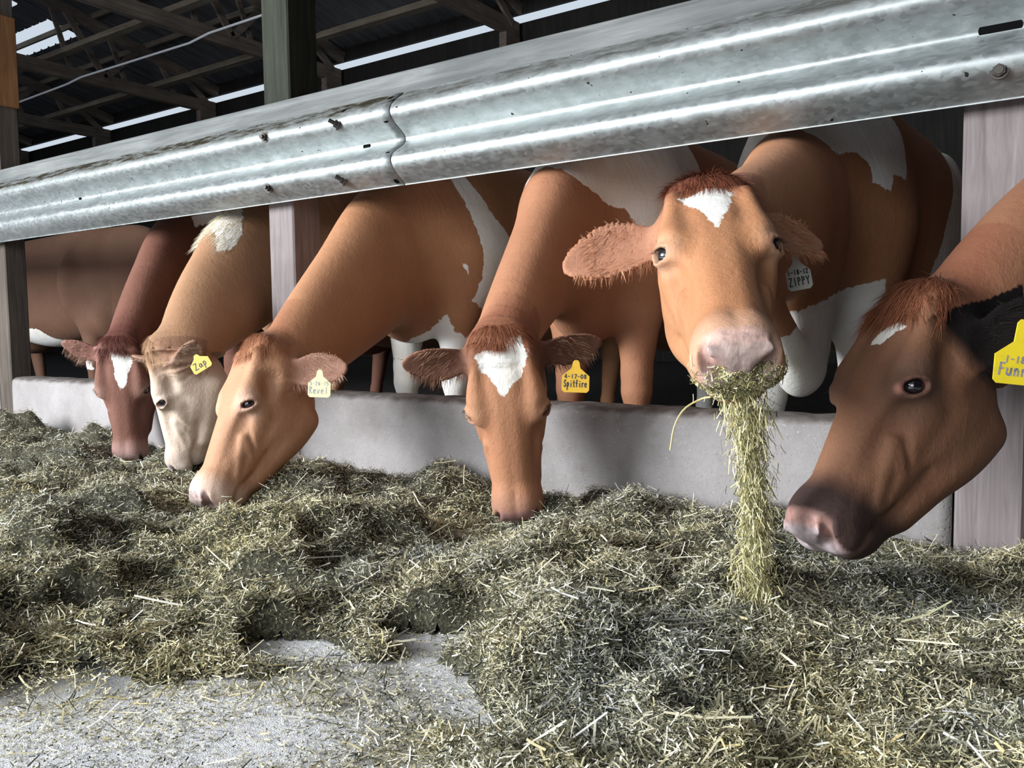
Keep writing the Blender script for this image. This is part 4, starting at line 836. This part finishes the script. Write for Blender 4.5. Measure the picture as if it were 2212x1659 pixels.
# ---------------------------------------------------------------- the herd
PALE = (.66, .50, .40)
HERD = [
 dict(id='revel', label='light brown cow with a pale nose, head turned in profile over the silage', R=[[.0003, .9544, -.2985], [-.485, -.261, -.8347], [-.8745, .145, .4628]], t=[-2.1176, -.5462, .5317],
      body=(-2.28, .42), neck=[(-2.27, .32, .90, .15, .27), (-2.19, -.02, .70, .115, .20)], brown=(.40, .185, .085),
      ears=[((.06, .078, -.120), (-.40, .62, -.70), (.30, .62, .75), dict(length=.185, width=.056)), ((.05, -.075, -.095), (-.2, -.9, -.3), (.5, 0, .8))],
      face=dict(face=(.47, .25, .14), face_amt=.75, poll=(.30, .12, .055), ring=(.72, .52, .42), ring_amt=.75, muzzle=(.66, .48, .38), muz_amt=.9, nose=(.66, .50, .46), lid=(.20, .10, .08), ear=(.42, .20, .11), ear_in=(.40, .21, .15), fringe=(.62, .48, .36)),
      shape=dict(eye_open=.72), tags=[dict(at=(-1.815, -.542, .407), normal=(.50, -.84, .10), up=(-.02, .1, .99), size=(.066, .060), mat='tag_cream', lines=[('5-26-15', .0, .17, .0105), ('Revel', -.02, -.16, .019, 'cream yellow plastic ear tag lettered Revel')], ink='ink_faded')],
      patches=[coat_poly((0, 1, 0), [(.40, 1.4), (.43, 1.2), (.45, 1.10), (.48, 1.03), (.52, .90), (.53, .77), (.50, .68), (.70, .59), (.65, .70), (.66, .81), (.76, .87), (.75, .94), (.60, 1.04), (.54, 1.12), (.49, 1.2), (.46, 1.4)]), coat_poly((.45, .9, 0), [(-.70, .45), (-.70, .53), (-.617, .56), (-.567, .63), (-.531, .56), (-.486, .53), (-.40, .55), (-.36, .66), (-.27, .60), (-.36, .45), (-.40, -.1), (-.62, -.1), (-.60, .42)]), coat_poly((0, 1, 0), [(.43, .83), (.46, .82), (.465, .785)]), coat_poly((0, 1, 0), [(.2, .43), (.85, .45), (.85, -.1), (.2, -.1)])]),
 dict(id='spitfire', label='red-brown cow facing forward with a white heart-shaped forehead patch', R=[[.0284, .8649, .5011], [.1106, .4955, -.8616], [-.9935, .0799, -.0816]], t=[-1.2604, -.4222, .5376],
      body=(-1.43, .38), neck=[(-1.42, .25, .92, .15, .26), (-1.385, .0, .77, .11, .20)], brown=(.36, .155, .075), tuft_u=(-.055, .012), tuft_len=.030,
      ears=[((.05, .075, -.095), (-.07, 1, .02), (.5, 0, .88), dict(length=.195, width=.052)), ((.05, -.075, -.095), (.0, -1, .10), (.42, 0, .9), dict(length=.205, width=.055))],
      face=dict(face=(.40, .18, .085), face_amt=.6, poll=(.22, .075, .035), ring=(.55, .34, .2), ring_amt=.5, muzzle=(.36, .18, .12), muz_amt=.7, nose=(.34, .16, .135), nostril=(.1, .05, .04), ear=(.20, .085, .05), ear_in=(.10, .045, .03), fringe=(.42, .24, .14)),
      tags=[dict(at=(-1.063, -.364, .435), normal=(.5, -.85, .05), up=(.0, .08, .99), size=(.070, .062), mat='tag_amber', lines=[('4-17-08', .0, .16, .0105), ('Spitfire', .0, -.13, .0175, 'amber plastic ear tag lettered Spitfire')])], blaze=[[(.036, -.069), (.023, -.036), (.030, .000), (.012, .018), (-.004, .038), (-.006, .058), (.043, .067), (.075, .058), (.099, .048), (.121, .023), (.152, -.006), (.122, -.018), (.1, -.029), (.08, -.055)]], patches=[coat_poly((0, 1, 0), [(.00, 1.08), (.03, 1.03), (.09, 1.0), (.2, .96), (.28, .95), (.32, .91), (.335, .80), (.6, .76), (.8, .9), (.8, 1.5), (-.04, 1.5), (-.04, 1.1)]), coat_poly((0, 1, 0), [(1.25, .62), (2.2, .62), (2.2, -.1), (1.25, -.1)])]),
 dict(id='zippy', label='orange-brown cow with raised head spilling silage from its mouth', R=[[.3846, .8975, .2158], [-.712, .4372, -.5495], [-.5875, .0577, .8072]], t=[-.619, -.606, .852],
      body=(-.70, .42), neck=[(-.69, .25, .89, .15, .25), (-.655, -.12, .80, .115, .19)], brown=(.40, .175, .078), tuft_u=(-.075, .015), tuft_len=.042, shape=dict(poll=.022),
      lumps=[('cone', (-.60, -.30, .64), (-.64, .16, .44), .028, .05, .05), ('ell', (-.65, .20, .54), (.07, .16, .17), .06)],
      ears=[((.05, .075, -.095), (-.36, .80, -.40), (.35, .1, .9), dict(length=.195, width=.056)), ((.05, -.075, -.095), (.17, -.95, -.08), (.38, -.1, .9), dict(length=.225, width=.066))],
      face=dict(face=(.46, .20, .08), face_amt=.6, poll=(.19, .055, .028), ring=(.74, .52, .36), ring_amt=.6, ring_r=.055, muzzle=(.52, .30, .19), muz_amt=.8, nose=(.58, .37, .31), nose2=(.46, .34, .30), nostril=(.26, .09, .08), ear=(.36, .13, .06), ear_in=(.36, .165, .095), fringe=(.58, .32, .17)),
      tags=[dict(at=(-.483, -.449, .67), normal=(.45, -.88, .1), up=(-.16, -.05, .98), size=(.050, .056), mat='tag_grey', lines=[('1-18-12', .0, .16, .0095), ('ZIPPY', .0, -.18, .0165, 'grey plastic ear tag lettered ZIPPY')])], blaze=[[(.052, -.060), (.038, -.030), (.026, -.004), (.024, .026), (.041, .043), (.080, .036), (.108, .028), (.145, .012), (.175, .000), (.139, -.016), (.094, -.030)]], patches=[coat_poly((0, 1, 0), [(.1, 1.08), (.18, 1.03), (.3, 1.05), (.35, 1.01), (.35, .97), (.42, .95), (.44, 1.0), (.51, .99), (.55, 1.13), (.55, 1.45), (.08, 1.45)]), coat_poly((0, 1, 0), [(1.2, 1.5), (1.2, 1.12), (1.15, 1.05), (1.03, .91), (.93, .74), (.95, .70), (1.7, .6), (1.7, 1.5)]), coat_poly((0, 1, 0), [(-.2, .5), (-.13, .56), (.11, .62), (.39, .68), (.46, .70), (.50, .57), (.6, .5), (.6, -.1), (-.3, -.1)])]),
 dict(id='funny', label='dark brown cow with a small white forehead spot and a bright yellow ear tag', R=[[-.2788, .774, -.5686], [-.5309, -.6176, -.5803], [-.8003, .14, .5831]], t=[-.278, -.476, .627],
      body=(.28, .42), neck=[(.15, .22, .85, .15, .24), (-.05, -.18, .67, .115, .19)], brown=(.25, .105, .05),
      ears=[((.095, .085, -.122), (-.72, .66, -.10), (.45, .5, .75), dict(length=.185, width=.055)), ((.05, -.075, -.095), (-.2, -.9, -.3), (.5, 0, .8))],
      face=dict(face=(.205, .095, .05), face_amt=.7, poll=(.22, .075, .036), ring=(.085, .058, .052), ring_amt=.85, ring_r=.085, corner=(.62, .26, .20), corner_amt=1.0, corner_side=1, muz_from=.375, muzzle=(.050, .032, .030), muz_amt=.95, nose=(.50, .25, .20), nose2=(.50, .42, .44), lid=(.42, .17, .13), nostril=(.10, .05, .05), ear=(.010, .008, .008), ear_amt=1.0, ear_in=(.008, .006, .006), fringe=(.022, .018, .016)),
      tags=[dict(at=(-.082, -.575, .502), normal=(.52, -.84, .1), up=(.06, .12, .98), size=(.086, .072), mat='tag_yellow', lines=[('1-18', -.12, .08, .011), ('FunnyB', .0, -.16, .020, 'bright yellow plastic ear tag lettered FunnyB')], ink='ink_faded', neck=.9, slant=.1)], blaze=[[(.116, -.018), (.098, -.016), (.086, -.010), (.076, .004), (.072, .030), (.078, .044), (.089, .040), (.095, .028), (.106, .022), (.118, .012)]], patches=[], tuft=5200, tuft_len=.050, tuft_u=(-.06, .055), tuft_v=.05),
 dict(id='zap', res=.0058, mane=((-2.89, .0, 1.0), .17, 1500, .05), label='fawn cow with a cream face and small amber tag, second from the left post', R=[[-.0917, .7933, -.6019], [.166, -.5838, -.7948], [-.9819, -.1727, -.0781]], t=[-2.7652, -.4856, .5112], scale=.92,
      body=(-3.04, .45), neck=[(-3.00, .28, .91, .145, .26), (-2.88, -.05, .72, .11, .195)], brown=(.36, .19, .095),
      ears=[((.055, .082, -.105), (-.66, .62, -.52), (.55, .70, .0), dict(length=.165, width=.036)), ((.062, -.072, -.035), (-.10, -.50, .82), (.8, .1, .3), dict(length=.125, width=.034))],
      face=dict(face=(.62, .50, .40), face_from=.03, face_amt=.9, poll=(.30, .17, .09), ring=(.50, .42, .36), ring_amt=.6, muzzle=(.52, .43, .38), muz_amt=.85, nose=(.42, .36, .36), ear=(.24, .12, .07), ear_amt=.8, ear_in=(.32, .20, .14), fringe=(.60, .48, .36)),
      tags=[dict(at=(-2.504, -.451, .459), normal=(.52, -.84, .1), up=(-.45, -.25, .86), size=(.072, .050), mat='tag_olive', lines=[('Zap', .0, -.02, .022, 'small amber plastic ear tag lettered Zap')], neck=.3)], blaze=[], patches=[coat_poly((0, 1, 0), [(.12, 1.14), (.09, 1.08), (.03, .97), (-.04, .90), (-.10, .89), (-.06, .97), (.0, 1.08), (.05, 1.2)], None, (-2.89, .02, 1.0), .2)], tuft=1800),
 dict(id='dark', res=.0062, label='dark red cow with a long white blaze, nearest the dark left post', R=[[.0007, .757, .6534], [.037, .653, -.7565], [-.9993, .0247, -.0275]], t=[-3.3553, -.2609, .5172],
      body=(-3.80, .48), neck=[(-3.74, .36, .93, .14, .26), (-3.58, .08, .74, .11, .20)], brown=(.155, .064, .042),
      ears=[((.05, .075, -.095), (-.2, .95, -.2), (.5, 0, .85), dict(length=.15, width=.048)), ((.05, -.075, -.095), (-.36, -.9, .2), (.5, 0, .85), dict(length=.18, width=.05))],
      face=dict(face=(.18, .078, .055), face_amt=.7, poll=(.10, .032, .024), ring=(.45, .30, .24), ring_amt=.6, muzzle=(.40, .24, .21), muz_amt=.85, nose=(.46, .30, .28), ear=(.18, .07, .05), ear_in=(.28, .13, .10), fringe=(.5, .36, .26)),
      blaze=[[(.021, -.02), (.028, .010), (.035, .030), (.047, .056), (.075, .060), (.092, .054), (.119, .042), (.183, .020), (.19, .005), (.142, -.009), (.086, -.016)]], patches=[coat_poly((0, 1, 0), [(.31, 1.13), (.46, 1.2), (.5, 1.13), (.31, 1.08)])]),
 dict(id='far', label='brown cow standing broadside in the shadow behind the dark left post', R=[[.8, 0, .6], [0, 1, 0], [-.6, 0, .8]], t=[-5.05, 1.2, 1.12],
      body=(-5.85, 1.2), yaw=-90, neck=[(-5.6, 1.2, 1.08, .14, .25), (-5.35, 1.2, 1.05, .11, .20)], brown=(.15, .075, .045), res=.009, tuft=0, even=True,
      ears=[((.05, .075, -.095), (-.2, .95, -.2), (.5, 0, .85)), ((.05, -.075, -.095), (-.2, -.95, -.2), (.5, 0, .85))], face={}, patches=[coat_poly((1, 0, 0), [(-6.9, .62), (-6.5, .6), (-6.42, .52), (-6.1, .48), (-5.9, .43), (-5.9, .3), (-6.9, .3)])]),
]

M['post_dark'] = wood('dark_stained_post', (.05, .042, .035), (.13, .105, .085), 'z'); M['galv_plain'] = flat('dull_pipe_steel', (.35, .36, .36), .5, .7); M['stem'] = flat('straw_stem', (.55, .45, .20), .6)
barn(); barrier()
COWS = {}
for sp in HERD:
    COWS[sp['id']] = Cow(sp); COWS[sp['id']].build()
silage()
falling(COWS['zippy'])
